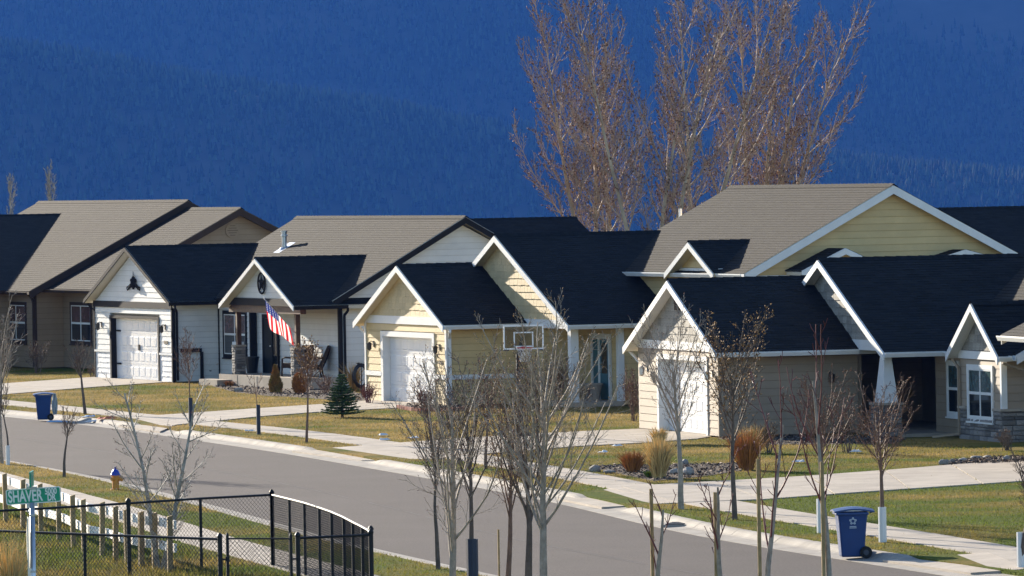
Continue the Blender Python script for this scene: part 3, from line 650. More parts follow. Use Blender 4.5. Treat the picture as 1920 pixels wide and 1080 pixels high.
h.wall('front', 5.62, [(5.6, 2.0), (17.5, 2.0), (17.5, 3.88), (5.6, 3.88)], CREAM, exp=.2, name='wall')
h.wall('side', 17.5, [(5.62, 0), (14.3, 0), (14.3, 3.9), (9.95, 6.12), (5.62, 3.9)], CREAM, exp=.2)
h.box('belt_board', WHITE, 17.505, 5.6, 3.56, 17.55, 14.3, 3.80); h.box('corner_board', WHITE, 17.42, 5.57, 0, 17.56, 5.72, 3.56)
h.wall('front', 14.2, [(5.6, 0), (17.5, 0), (17.5, 3.9), (5.6, 3.9)], CREAM, boards=False); h.wall('side', 5.74, [(5.62, 0), (14.3, 0), (14.3, 3.9), (9.95, 6.12), (5.62, 3.9)], CREAM, boards=False)
h.wall('side', .14, [(0, 0), (9, 0), (9, 2.4), (0, 2.4)], CREAM, boards=False, thick=.12)
h.front_gable(12.1, 15.85, 3.83, 4.72, 5.12, 7.4, SH['dark'], WHITE, SOFW, rake_h=.17)
h.wall('front', 5.42, [(12.5, 2.2), (15.4, 2.2), (15.4, 3.78), (12.5, 3.78)], CREAM, exp=.2); h.wall('front', 5.42, [(12.5, 4.0), (15.4, 4.0), (13.97, 4.64)], CREAM, exp=.2)
h.box('belt_board', WHITE, 12.3, 5.37, 3.78, 15.65, 5.5, 4.0); h.wall('side', 15.4, [(5.42, 2.2), (5.7, 2.2), (5.7, 3.8), (5.42, 3.8)], CREAM, exp=.2)
# small gabled entry on the camera side of the yellow house
p0 = h.pl(1557, 466, a=17.5); p1 = h.pl(1580, 470, a=18.7)
bb, zz = (p0.y + p1.y) / 2, (p0.z + p1.z) / 2
h.slope((17.5, bb - 1.35, zz - .62), (18.75, bb - 1.35, zz - .62), (18.75, bb, zz), (17.5, bb, zz), SH['dark'], WHITE); h.slope((18.75, bb + 1.35, zz - .62), (17.5, bb + 1.35, zz - .62), (17.5, bb, zz), (18.75, bb, zz), SH['dark'], WHITE)
for sg in (-1, 1):
    mb = MB(); mb.prism([(18.76, bb, zz + .03), (18.76, bb + sg * 1.37, zz - .6), (18.76, bb + sg * 1.37, zz - .76), (18.76, bb, zz - .13)], (.03, 0, 0)); mb.build('rake_board', WHITE, h.root)
h.wall('side', 18.5, [(bb - 1.1, 0), (bb + 1.1, 0), (bb + 1.1, zz - .6), (bb, zz - .1), (bb - 1.1, zz - .6)], CREAM, exp=.2); h.wall('front', bb - 1.1, [(17.5, 0), (18.5, 0), (18.5, zz - .6), (17.5, zz - .6)], CREAM, boards=False)
p0 = h.pl(1800, 472, a=18.0); h.slope((17.5, p0.y - 1.0, p0.z - .25), (18.4, p0.y - 1.0, p0.z - .25), (18.4, p0.y, p0.z + .02), (17.5, p0.y, p0.z + .02), SH['dark'], WHITE); h.slope((18.4, p0.y + 1.2, p0.z - .3), (17.5, p0.y + 1.2, p0.z - .3), (17.5, p0.y, p0.z + .02), (18.4, p0.y, p0.z + .02), SH['dark'], WHITE)
h.box('bay_wall', CREAM, 17.5, p0.y - .8, 0, 18.2, p0.y + .9, p0.z - .32)
p0 = h.pl(1276, 417, b=8.55); vp = MB(); vp.lathe([(.05, -.15), (.05, .42), (.04, .42), (.04, .3)], 10, (p0.x, 8.55, p0.z)); vp = vp.build('vent_pipe', WHITE, h.root)
MB().box(p0.x - .14, 8.35, p0.z - .13, p0.x + .14, 8.7, p0.z - .03).build('flashing', METAL, vp)
h.lantern('front', 0, .78, 1.72, BRONZE); h.lantern('front', 0, 6.75, 1.72, BRONZE)
h.box('house_number_plate', BRONZE, 6.6, -.03, 1.22, 6.98, -.023, 1.3)
h.downspout([(7.9, -.1, 2.26), (7.9, -.1, 2.18), (7.46, .05, 2.0), (7.46, .05, .05)], WHITE); h.downspout([(-.35, -.1, 2.26), (-.3, -.05, 2.15), (-.07, .1, 1.9), (-.07, .1, .1)], WHITE)
# --- beige house with grey shingled gables (nearest)
h = H3 = House('beige_house', 'beige house with weathered grey shingle gables, nearest house on the right', (1200, 803), 15.7)
for a0, a1 in ((0, 1.75), (6.2, 7.1)): h.wall('front', 0, [(a0, 0), (a1, 0), (a1, 2.02), (a0, 2.02)], BEIGE, exp=.2)
h.wall('front', 0, [(0, 2.02), (7.1, 2.02), (7.1, 2.16), (0, 2.16)], BEIGE, exp=.2)
h.box('belt_board', WHITE, -.02, -.05, 2.16, 7.12, .1, 2.38)
h.shakes('front', 0, [(.35, 2.38), (7.0, 2.38), (3.67, 3.86)], GREYSHAKE, GRSB, exp=.2)
h.box('gable_vent', BROWN, 3.45, -.05, 3.2, 3.9, -.02, 3.55)
h.garage(1.9, 6.05, 1.90, b=.28, trim=WHITE, doorm=DOORW, jw=.15, jz=.13)
h.wall('side', 7.1, [(0, 0), (3.75, 0), (3.75, 2.2), (0, 2.2)], BEIGE, exp=.2); h.wall('front', 3.75, [(1.5, 0), (7.0, 0), (7.0, 2.2), (1.5, 2.2)], BEIGE, boards=False); h.wall('side', 1.6, [(3.75, 0), (7.5, 0), (7.5, 2.2), (3.75, 2.2)], BEIGE, exp=.2)
h.box('porch_ceiling', BEIGE, 1.6, 3.9, 2.16, 10.2, 7.4, 2.2); h.box('corner_board', BEIGE, 7.05, -.03, 0, 7.13, .1, 2.1)
h.front_gable(-.42, 7.76, 2.14, 3.94, -.28, 4.6, SH['dark'], WHITE, WHITE, gut=WHITE, gutb=3.55)
h.front_gable(.15, 10.45, 2.11, 4.415, 3.33, 11.0, SH['dark'], WHITE, WHITE, gut=WHITE, gutb=5.3)
h.shakes('front', 3.6, [(3.0, 2.42), (9.75, 2.42), (5.3, 4.32), (3.0, 3.35)], GREYSHAKE, GRSB, exp=.2)
h.box('gable_vent', BROWN, 6.0, 3.55, 3.55, 6.4, 3.575, 3.85); h.box('belt_board', WHITE, 7.1, 3.56, 2.16, 9.65, 3.66, 2.42)
# tapered column on a stone pedestal
mb = MB(); a, b = 9.75, 3.62; mb.hexa([(a - .34, b - .2, .86), (a + .34, b - .2, .86), (a + .34, b + .2, .86), (a - .34, b + .2, .86), (a - .15, b - .08, 2.16), (a + .15, b - .08, 2.16), (a + .15, b + .08, 2.16), (a - .15, b + .08, 2.16)]); mb.build('tapered_column', WHITE, h.root)
pd = h.box('stone_pedestal', GRSB, a - .38, b - .25, -.05, a + .38, b + .25, .80)
h.stones('front', b - .25, a - .4, a + .4, 0, .8, pd); h.stones('side', a + .38, b - .27, b + .27, 0, .8, pd); h.box('pedestal_cap', CONC, a - .45, b - .32, .80, a + .45, b + .32, .86, pd)
h.box('porch_slab', CONC, 1.6, 3.76, -.05, 10.3, 7.4, .06)
h.wall('front', 7.4, [(1.5, 0), (9.07, 0), (9.07, 2.2), (1.5, 2.2)], BEIGE, boards=False); h.wall('side', 9.2, [(5.2, 0), (7.4, 0), (7.4, 2.2), (5.2, 2.2)], BEIGE, boards=False)
h.wall('front', 5.2, [(9.07, 0), (11.9, 0), (11.9, 2.2), (9.07, 2.2)], BEIGE, exp=.2)
h.window('front', 5.2, 10.1, .57, 10.85, 1.8, WHITE, WHITE, cols=1, rows=2, tw=.1, curtain=CURT)
h.wall('front', 4.87, [(11.9, .78), (15, .78), (15, 2.0), (11.9, 2.0)], BEIGE, exp=.2)
h.shakes('front', 4.87, [(11.95, 2.22), (15.1, 2.22), (13.55, 3.28)], GREYSHAKE, GRSB, exp=.2); h.box('belt_board', WHITE, 11.85, 4.82, 2.0, 15.05, 4.95, 2.2)
h.box('gable_vent', BROWN, 13.9, 4.83, 2.62, 14.15, 4.845, 2.85)
h.box('corner_board', WHITE, 14.93, 4.83, .78, 15.04, 4.98, 2.0)
h.window('front', 4.87, 12.6, .55, 14.3, 1.75, WHITE, WHITE, cols=2, rows=2, tw=.11, curtain=CURT)
sb = h.box('stone_base', GRSB, 11.9, 4.86, -.08, 15.0, 6.6, .78)
h.stones('front', 4.86, 11.88, 15.02, -.05, .52, sb, hmin=.08, hmax=.14, wmin=.2, wmax=.5)
for u0, u1 in ((11.88, 12.46), (14.44, 15.02)): h.stones('front', 4.86, u0, u1, .52, .74, sb, hmin=.08, hmax=.12, wmin=.2, wmax=.4)
h.stones('side', 15.0, 4.84, 6.6, -.05, .74, sb, hmin=.08, hmax=.14, wmin=.2, wmax=.5); 
for (a0, a1, b0, b1) in ((11.84, 12.46, 4.78, 4.9), (14.44, 15.08, 4.78, 4.9), (14.98, 15.1, 4.9, 6.6)): h.box('stone_cap', CONC, a0, b0, .74, a1, b1, .80, sb)
h.wall('side', 15.0, [(4.87, .78), (6.6, .78), (6.6, 2.2), (4.87, 2.2)], BEIGE, exp=.2)
h.front_gable(11.65, 15.45, 2.08, 3.36, 4.6, 8.4, SH['dark'], WHITE, WHITE, gut=WHITE, gutb=5.3)
h.street_gable(6.0, 15.7, 5.0, 2.1, 11.0, 5.34, 17, SH['grey'], WHITE, WHITE, gut=WHITE)
h.wall('front', 16.6, [(6, 0), (15, 0), (15, 2.2), (6, 2.2)], BEIGE, boards=False); h.wall('side', 14.99, [(6.6, 0), (16.6, 0), (16.6, 2.2), (11, 5.1), (6.6, 2.75)], BEIGE, exp=.2)
h.wall('side', .14, [(0, 0), (9, 0), (9, 2.1), (0, 2.1)], BEIGE, boards=False, thick=.12)
h.downspout([(11.75, 4.7, 1.98), (11.8, 4.75, 1.9), (11.95, 4.8, 1.75), (11.95, 4.8, .1), (11.6, 4.2, .02)], BEIGE); h.downspout([(15.35, 4.75, 1.95), (15.25, 5.2, 1.8), (15.06, 6.2, 1.55), (15.06, 6.2, .8)], BEIGE); h.downspout([(-.5, -.1, 2.05), (-.35, -.05, 1.95), (-.07, .05, 1.75), (-.07, .05, .1)], WHITE)
h.lantern('front', 0, .8, 1.62, METAL); h.lantern('front', 0, 6.6, 1.62, METAL); h.lantern('side', 7.1, 3.0, 1.5, BRONZE)

# --- tan house with brown trim (far left)
h = H0 = House('tan_house', 'tan house with dark brown trim and large brown roof at the far left', (68, 690), 22)
h.wall('front', 0, [(-12, 0), (0, 0), (0, 2.9), (-12, 2.9)], TAN, exp=.2); h.wall('side', 0, [(0, 0), (11.7, 0), (11.7, 2.9), (5.88, 5.85), (0, 2.85)], TAN, exp=.2)
h.wall('front', 1.08, [(0, 0), (6.0, 0), (6.0, 3.0), (0, 3.0)], TAN, exp=.2); h.wall('side', 6.0, [(1.08, 0), (10.8, 0), (10.8, 3.0), (5.8, 5.55), (1.08, 3.0)], TAN, exp=.2)
h.window('front', 0, -3.3, 1.0, -1.1, 2.3, BROWN, WHITE, cols=2, rows=2, tw=.12, curtain=CURT2); h.window('front', 1.08, 1.05, 1.0, 3.25, 2.3, BROWN, WHITE, cols=2, rows=2, tw=.12, curtain=CURT2)
h.street_gable(-17.3, .45, -.35, 2.79, 5.88, 6.0, 12.1, SH['brown'], BROWN, TAN, gut=BROWN, rake_h=.26)
h.street_gable(-.05, 6.4, .35, 2.88, 5.8, 5.71, 11.2, SH['brown'], BROWN, TAN, gut=BROWN, rake_h=.24)
h.front_gable(-21.4, -2.4, 2.8, 5.52, -4.5, 6.2, SH['dark'], BROWN, TAN, gut=BROWN, gutb=0); h.wall('front', -4.2, [(-21, 0), (-3, 0), (-3, 2.8), (-11.9, 5.4), (-21, 2.8)], TAN, boards=False); h.wall('side', -2.9, [(-4.2, 0), (0, 0), (0, 2.8), (-4.2, 2.8)], TAN, exp=.2)
h.wall('front', 11.5, [(-17, 0), (6, 0), (6, 2.9), (-17, 2.9)], TAN, boards=False); h.wall('side', -16.9, [(0, 0), (11.7, 0), (11.7, 2.9), (5.88, 5.85), (0, 2.85)], TAN, boards=False)
h.downspout([(-.05, -.2, 2.7), (-.05, -.1, 2.55), (-.02, -.06, 2.4), (-.02, -.06, .05)], BROWN, w=.09); h.box('corner_board', BROWN, -.06, -.04, 0, .04, .05, 2.8)
p0 = h.pl(435, 432, a=6.0); mb = MB(); mb.tube([(6.01, p0.y, p0.z), (6.06, p0.y, p0.z)], .27, 20); rv = mb.build('round_vent', TAN, h.root)
for k in range(5): h.box('louvre', BROWN, 6.055, p0.y - .2 + abs(k - 2) * .05, p0.z - .18 + k * .085, 6.075, p0.y + .2 - abs(k - 2) * .05, p0.z - .165 + k * .085, rv)

# --- roofs of houses further back
def back_house(name, label, px, py, d, deg, wA, wB, zE, zA, m, along_b, trim, wallm):
    p = at(px, py, d); r = House(name, label, (960, 700), deg); r.O = Vector((p.x, p.y, .15)); r.root.location = r.O
    if along_b:
        r.front_gable(-wA / 2 - .4, wA / 2 + .4, zE, zA, -.4, wB + .4, m, trim, wallm, gut=trim)
        r.wall('front', 0, [(-wA / 2, 0), (wA / 2, 0), (wA / 2, zE), (0, zA - .15), (-wA / 2, zE)], wallm, exp=.2); r.wall('side', wA / 2, [(0, 0), (wB, 0), (wB, zE), (0, zE)], wallm, exp=.2)
    else:
        r.street_gable(-wA / 2 - .4, wA / 2 + .4, -.7, zE, wB / 2, zA, wB + .4, m, trim, wallm, gut=trim)
        r.wall('front', 0, [(-wA / 2, 0), (wA / 2, 0), (wA / 2, zE), (-wA / 2, zE)], wallm, exp=.2); r.wall('side', wA / 2, [(0, 0), (wB, 0), (wB, zE), (wB / 2, zA - .15), (0, zE)], wallm, exp=.2)
    r.window('side', wA / 2, 1.0, .9, 2.2, 2.0, WHITE, WHITE, cols=2, rows=1)
    return r
back_house('bungalow', 'dark roof of a house far behind, between white house and bare trees', 885, 600, 285, 22, 9, 4.3, 2.9, 4.93, SH['dark'], True, WHITE, TAN)
back_house('bungalow', 'dark roof of a house behind the yellow house at right edge', 1742, 600, 262, 20, 9, 9, 2.9, 5.17, SH['dark'], True, WHITE, BEIGE)
back_house('bungalow', 'pale roof peeking above the tan house at left edge', -10, 600, 300, 22, 9, 8, 2.9, 5.33, SH['brown'], False, BROWN, TAN)
h5 = back_house('bungalow', 'corner of a neighbouring grey roof with white gutter cut by the right edge', 1874, 632, 165, 13, 12, 10, 2.75, 5.4, SH['grey'], False, WHITE, BEIGE)
c = at(1874, 633, 165); v = h5.world(-6.4, -.75, 0) - h5.O; h5.O = Vector((c.x - v.x, c.y - v.y, .15)); h5.root.location = h5.O
# ---------------------------------------------------------------- mountain, its forest, and the air in front of it
def fbm(x, y, seed=0, octs=4):
    r = np.random.default_rng(seed); v = 0; a = 1.0; f_ = 1.0
    for o in range(octs):
        for k in range(3):
            t = r.uniform(0, 6.283); p = r.uniform(0, 6.283); v = v + a / 3 * np.sin((x * np.cos(t) + y * np.sin(t)) * f_ + p)
        a *= .5; f_ *= 2.1
    return v
M0 = 7700.0
def mtn_z(x, y):
    d = np.maximum(0, y - M0); s = -135 + .45 * d
    ridge = 75 * fbm(x / 420.0, y / 700.0, 3) + 18 * fbm(x / 150.0, y / 230.0, 5)
    spur = 120 * np.exp(-((x + 620 + (y - M0 - 500) * .55) / 300.0) ** 2) + 70 * np.exp(-((x - 120 + (y - M0 - 500) * .5) / 230.0) ** 2)
    return s + (ridge + spur) * np.clip(d / 300, 0, 1)
gx = np.linspace(-3000, 3000, 161); gy = np.linspace(M0, M0 + 2500, 90); X, Y = np.meshgrid(gx, gy); Z = mtn_z(X, Y)
V = np.stack([X, Y, Z], -1).reshape(-1, 3); I = np.arange(len(V)).reshape(X.shape)
Fq = np.stack([I[:-1, :-1], I[:-1, 1:], I[1:, 1:], I[1:, :-1]], -1).reshape(-1, 4)
MTN = mat('mountain_slope', (.085, .085, .06), .95, .1, ncol=(.04, .05, .03), nscale=.006)
tag(link('mountain', np_mesh('mountain', V, Fq, MTN, True)), kind='structure')
# conifers: two stacked cones each, one object for the whole wood
n = 84000; tx = RNG.uniform(-1350, 1350, n); ty = RNG.uniform(M0 + 60, M0 + 1250, n)
dens = fbm(tx / 160.0, ty / 240.0, 9, 3); clear = np.exp(-((tx - 480) / 300.0) ** 2 - ((ty - M0 - 850) / 220.0) ** 2) * 2.4
keep = (dens + RNG.uniform(-.9, 1.9, n) - clear) > -.1; tx, ty = tx[keep], ty[keep]; tz = mtn_z(tx, ty); n = len(tx)
hh = RNG.uniform(8, 21, n) * (0.85 + .3 * fbm(tx / 110., ty / 110., 2, 2)); ww = hh * RNG.uniform(.14, .22, n)
# nearer wooded foothill, its crest falling from left to right
def hill_z(x, y):
    crest = np.where(x < 0, 40 - .19 * x, 40 - .09 * x) + 9 * fbm(x / 90.0, y / 200.0, 21, 3); t = (y - 5900) / 480.0
    return -125 + (crest + 125) * np.where(t < 1, np.sin(np.clip(t, 0, 1) * np.pi / 2), np.cos(np.clip((t - 1) / 1.6, 0, 1) * np.pi / 2))
gx = np.linspace(-1900, 1900, 121); gy = np.linspace(5900, 7150, 50); X2, Y2 = np.meshgrid(gx, gy); Z2 = hill_z(X2, Y2); I = np.arange(X2.size).reshape(X2.shape)
tag(link('foothill', np_mesh('foothill', np.stack([X2, Y2, Z2], -1).reshape(-1, 3), np.stack([I[:-1, :-1], I[:-1, 1:], I[1:, 1:], I[1:, :-1]], -1).reshape(-1, 4), MTN, True)), kind='structure')
m_ = 30000; fx_ = RNG.uniform(-1050, 1050, m_); fy_ = RNG.uniform(5960, 6480, m_); kp = fbm(fx_ / 120., fy_ / 160., 31, 3) + RNG.uniform(-.6, 1.8, m_) > 0; fx_, fy_ = fx_[kp], fy_[kp]
tx = np.concatenate([tx, fx_]); ty = np.concatenate([ty, fy_]); tz = np.concatenate([tz, hill_z(fx_, fy_)]); h2_ = RNG.uniform(7, 17, len(fx_)); hh = np.concatenate([hh, h2_]); ww = np.concatenate([ww, h2_ * RNG.uniform(.14, .22, len(fx_))]); n = len(tx)
k = 5; ang = np.arange(k) * 2 * np.pi / k; Vs = []; Fs = []; base = 0
for (r0, z0, z1) in ((1.0, .12, .66), (.66, .45, 1.0)):
    ring = np.stack([tx[:, None] + ww[:, None] * r0 * np.cos(ang), ty[:, None] + ww[:, None] * r0 * np.sin(ang), np.repeat((tz + hh * z0)[:, None], k, 1)], -1)
    tip = np.stack([tx, ty, tz + hh * z1], -1)[:, None]; v = np.concatenate([ring, tip], 1); idx = base + np.arange(n)[:, None] * (k + 1)
    Fs.append(np.stack([np.stack([idx[:, 0] + j, idx[:, 0] + (j + 1) % k, idx[:, 0] + k], -1) for j in range(k)], 1).reshape(-1, 3)); Vs.append(v.reshape(-1, 3)); base += n * (k + 1)
CONIF = mat('distant_conifer', (.035, .055, .03), .9, .1, island=.75)
tag(link('mountain_forest', np_mesh('mountain_forest', np.concatenate(Vs), np.concatenate(Fs), CONIF)), 'dense dark conifer forest covering the hazy blue mountainside', 'forest', kind='stuff')
# blue air between the street and the mountain
HZ = bpy.data.materials.new('blue_haze'); HZ.use_nodes = True; nt = HZ.node_tree; nt.nodes.remove(nt.nodes['Principled BSDF'])
pv = nt.nodes.new('ShaderNodeVolumePrincipled'); pv.inputs['Color'].default_value = HAZE_COL; pv.inputs['Density'].default_value = HAZE_DENS; pv.inputs['Anisotropy'].default_value = .2
nt.links.new(pv.outputs[0], nt.nodes['Material Output'].inputs['Volume'])
tag(MB().box(-5200, -450, -160, 5200, 10400, float(Z.max()) + 40).build('haze', HZ), 'blue haze hanging between the houses and the mountain', 'haze', kind='stuff')
# ---------------------------------------------------------------- bare trees
class TreeMesh:
    """collects tapered branches; fast numpy tubes"""
    def __init__(s): s.V = {3: [], 4: [], 6: []}; s.F = {3: [], 4: [], 6: []}; s.n = {3: 0, 4: 0, 6: 0}; s.tips = []
    def add(s, P, R, k):
        P = np.asarray(P); R = np.asarray(R); m = len(P); D = np.gradient(P, axis=0); D /= np.linalg.norm(D, axis=1)[:, None] + 1e-9
        ref = np.array([1., 0, 0]) if abs(D[0, 0]) < .8 else np.array([0, 1., 0]); A = np.cross(D, ref); A /= np.linalg.norm(A, axis=1)[:, None] + 1e-9; B = np.cross(D, A)
        t = np.arange(k) * 2 * np.pi / k; V = P[:, None] + R[:, None, None] * (A[:, None] * np.cos(t)[:, None] + B[:, None] * np.sin(t)[:, None])
        i = np.arange(m - 1)[:, None] * k; j = np.arange(k)[None]; a = i + j; b = i + (j + 1) % k
        s.F[k].append(np.stack([a, b, b + k, a + k], -1).reshape(-1, 4) + s.n[k]); s.V[k].append(V.reshape(-1, 3)); s.n[k] += m * k
    def mesh(s, name, m, ks=(3, 4, 6)):
        V = []; F = []; o = 0
        for k in ks:
            if s.V[k]: v = np.concatenate(s.V[k]); V.append(v); F.append(np.concatenate(s.F[k]) + o); o += len(v)
        return np_mesh(name, np.concatenate(V), np.concatenate(F), m, True)
def grow(tm, p, d, L, r, lev, sp, rng, crown=None):
    """one branch; sp['lev'][lev] = (segments, n children, child angle, child length ratio, upward pull, wobble, first child at)"""
    seg, nch, ang, ratio, up, wob, first = sp['lev'][lev]; p = np.array(p, float); d = np.array(d, float); d /= np.linalg.norm(d)
    P = [p.copy()]; dirs = [d.copy()]
    for i in range(seg):
        d = d + rng.normal(0, wob, 3) + np.array([0, 0, up / seg]); d /= np.linalg.norm(d); p = p + d * L / seg; P.append(p.copy()); dirs.append(d.copy())
    tt = np.linspace(0, 1, seg + 1); rt = sp.get('tip', .25); R = r * (1 - (1 - rt) * tt ** .9); R = np.maximum(R, sp['rmin'])
    (tm[0] if lev == 0 else tm[1]).add(P, R, 6 if lev == 0 else (4 if lev == 1 else 3))
    last = lev + 1 >= len(sp['lev'])
    if last or lev >= len(sp['lev']) - 2: tm[1].tips.append((P, dirs))
    if last: return
    nn = max(1, int(round(nch * rng.uniform(.8, 1.2))))
    for c in range(nn):
        t = first + (1 - first) * (c + rng.uniform(.1, .9)) / nn; f_ = t * seg; i = min(int(f_), seg - 1); q = P[i] + (P[i + 1] - P[i]) * (f_ - i); dd = dirs[i]
        az = c * 2.4 + rng.uniform(-.6, .6); o = np.cross(dd, [0.3, .2, .9]) if abs(dd[2]) < .98 else np.cross(dd, [1., 0, 0]); o /= np.linalg.norm(o) + 1e-9; o2 = np.cross(dd, o)
        a = ang * rng.uniform(.75, 1.3); nd = dd * math.cos(a) + (o * math.cos(az) + o2 * math.sin(az)) * math.sin(a)
        prof = sp['prof'](t) if lev == 0 else (1 - .55 * t)
        l2 = L * ratio * prof * rng.uniform(.7, 1.15); r2 = min(R[i] * .72, max(sp['rmin'], r * sp['rr'] * (l2 / (L * ratio + 1e-9)) ** .8))
        if l2 > sp.get('lmin', .05): grow(tm, q, nd, l2, r2, lev + 1, sp, rng)
def buds(tm, rng, size, per, name, m, every=1.0):
    V = []; n = 0
    for P, D in tm.tips:
        for _ in range(per):
            if rng.random() > every: continue
            i = rng.integers(len(P) // 2, len(P)); q = P[i] + rng.normal(0, size * .4, 3); d = D[i] + rng.normal(0, .5, 3); d /= np.linalg.norm(d)
            o = np.cross(d, rng.normal(0, 1, 3)); o /= np.linalg.norm(o) + 1e-9; o2 = np.cross(d, o); s_ = size * rng.uniform(.6, 1.4)
            V += [q - d * s_ * .2, q + o * s_ * .33 + d * s_ * .4, q - (o * .5 + o2 * .3) * s_ * .4 + d * s_ * .4, q - (o * .3 - o2 * .5) * s_ * .45 + d * s_ * .4, q + d * s_]; n += 1
    if not n: return None
    b = np.arange(n)[:, None] * 5; t = np.array([(0, 2, 1), (0, 3, 2), (0, 1, 3), (1, 2, 4), (2, 3, 4), (3, 1, 4)])
    return np_mesh(name, np.array(V), (b[:, :, None] + t[None]).reshape(-1, 3), m)
BARK = {'grey': mat('grey_bark', (.34, .285, .225), .75, .3, var=.25, nscale=9), 'brown': mat('red_brown_bark', (.20, .12, .08), .7, .35, var=.25, nscale=9), 'dark': mat('dark_bark', (.13, .098, .075), .75, .3, var=.25, nscale=9),
        'pale': mat('pale_aspen_bark', (.46, .43, .37), .7, .3, ncol=(.22, .20, .17), nscale=7), 'cotton': mat('cottonwood_bark', (.60, .49, .34), .75, .3, ncol=(.33, .27, .19), nscale=1.3), 'twig': mat('cottonwood_twigs', (.40, .30, .22), .7, .3, var=.3, nscale=.4), 'red': mat('red_shoots', (.16, .05, .045), .6, .35, var=.2, nscale=6)}
BUD = {'red': mat('red_buds', (.10, .025, .02), .7, .2, island=.4), 'gold': mat('golden_buds', (.26, .15, .055), .7, .2, island=.4), 'brown': mat('brown_buds', (.16, .07, .035), .7, .2, island=.5)}
def make_tree(name, label, base, height, spread_ang, bark, bud=None, seed=1, n1=12, n2=6, n3=4, lean=(0, 0), r0=.045, fork=.28, ratio=.5, rmin=.0035, budsize=.022, budper=1, group='young street trees', bare_prof=None, up=.5, twigbark=None, top=1.0, trunk=.66):
    n1, n2 = int(n1 * 1.15), n2 + 1; rng = np.random.default_rng(seed); tr, cr = TreeMesh(), TreeMesh()
    prof = bare_prof or (lambda t: 1.0 - .38 * t)
    tl = trunk; sp = {'lev': [(9, n1, spread_ang, ratio / tl, .08, .035, min(.75, fork / tl)), (7, n2 + 2, .6, .36, up, .05, .12), (4, n3 + 1, .6, .5, up * .7, .07, .12), (3, 2, .6, .45, .2, .1, .2)], 'rr': .30, 'rmin': rmin, 'prof': prof, 'tip': .3}
    root = thing(name, label, 'tree', base, 0, group)
    grow((tr, cr), (0, 0, -.02), (lean[0], lean[1], 1), height * tl, r0, 0, sp, rng)
    link('trunk', tr.mesh('trunk', BARK[bark]), root); link('crown', cr.mesh('crown', BARK[twigbark or bark]), root)
    if bud:
        b = buds(cr, rng, budsize, budper, 'buds', BUD[bud])
        if b: tag(link('buds', b, root), kind='stuff')
    return root
def wrap(root, h, r, m, name='trunk_guard'):
    MB().lathe([(r, 0), (r, h), (r * .9, h), (r * .9, h - .03)], 8).build(name, m, root)
def stake(root, dx, dy, h, m, r=.018): MB().tube([(dx, dy, -.05), (dx, dy, h)], r, 6).build('stake', m, root)
WRAPW = mat('white_tree_wrap', (.72, .72, .70), .6, .3); GUARD = mat('dark_blue_tree_guard', (.018, .03, .055), .5, .4); STAKE = mat('wooden_stake', (.36, .25, .12), .8, .2, var=.2, nscale=8)
def street_tree(label, bx, by, ty, half, bark='brown', bud=None, seed=1, **k):
    """base and top of the tree as seen in the photo; half = half crown width in photo pixels"""
    p = G(bx, by, .12); s = ppm(p); H = (by - ty) / s; W_ = half / s
    k.setdefault('rmin', .36 / s); return make_tree('bare_tree', label, p, H * 1.0, k.pop('ang', min(.9, .22 + W_ / H * 1.15)), bark, bud, seed, ratio=k.pop('ratio', .56), **k)
T = street_tree
T('small bare tree with whitish buds on the strip before the white house porch', 575, 830, 625, 36, 'brown', 'gold', 21, n1=11, n2=6, n3=3, r0=.045, fork=.42, budsize=.05)
t = T('thin whip of a tree in a dark guard, beside the small budded tree', 485, 815, 690, 14, 'brown', None, 22, n1=4, n2=2, n3=1, r0=.022, fork=.5); wrap(t, .8, .055, GUARD)
t = T('slim bare tree in a dark guard before the garage corner of the white house', 358, 800, 612, 26, 'brown', 'red', 23, n1=8, n2=4, n3=2, r0=.03, fork=.38); wrap(t, .8, .06, GUARD)
T('leaning bare tree beside the far recycling bin', 160, 777, 625, 38, 'dark', 'brown', 24, n1=10, n2=6, n3=3, r0=.06, fork=.42, lean=(-.14, .05))
T('bare tree with dark trunk on the near verge behind the street sign', 120, 895, 755, 38, 'dark', 'brown', 25, n1=9, n2=5, n3=3, r0=.045, fork=.5, lean=(.06, 0))
T('bare tree at the left edge with grey trunk', 4, 870, 545, 45, 'grey', 'red', 26, n1=12, n2=7, n3=3, r0=.055, fork=.35)
t = T('bare tree with white wrapped trunk at the left edge', 15, 872, 700, 26, 'dark', None, 27, n1=7, n2=4, n3=2, r0=.035, fork=.5); wrap(t, .48, .05, WRAPW)
# aspen clump beside the chain link fence
for i, (bx, by, ty, hf, ln) in enumerate(((296, 1066, 690, 62, (-.10, 0)), (312, 1070, 715, 55, (.08, .02)), (303, 1068, 880, 40, (.22, 0)))):
    T(['pale aspen stem leaning left beside the wooden rail fence', 'pale aspen stem leaning right beside the wooden rail fence', 'short pale aspen shoot at the foot of the pair'][i], bx, by, ty, hf, 'pale', 'red', 31 + i, n1=15, n2=6, n3=3, r0=.055 - .015 * (i == 2), ang=.75, up=.25, trunk=.9, ratio=.36, fork=.22, lean=ln, group='aspen stems by the rail fence')
T('dark thin tree standing on the near grass corner', 822, 1068, 735, 40, 'dark', 'red', 41, n1=11, n2=6, n3=3, r0=.05, fork=.4)
T('grey tree with low forking limbs and red buds, right of the fence', 848, 1150, 640, 120, 'grey', 'red', 42, n1=16, n2=7, n3=4, r0=.075, fork=.16, ang=.55, up=.45, trunk=.75)
t = T('bare tree with a dark blue guard on its trunk near the road', 887, 1120, 650, 70, 'dark', 'red', 43, n1=14, n2=7, n3=4, r0=.06, fork=.36); wrap(t, .95, .095, GUARD)
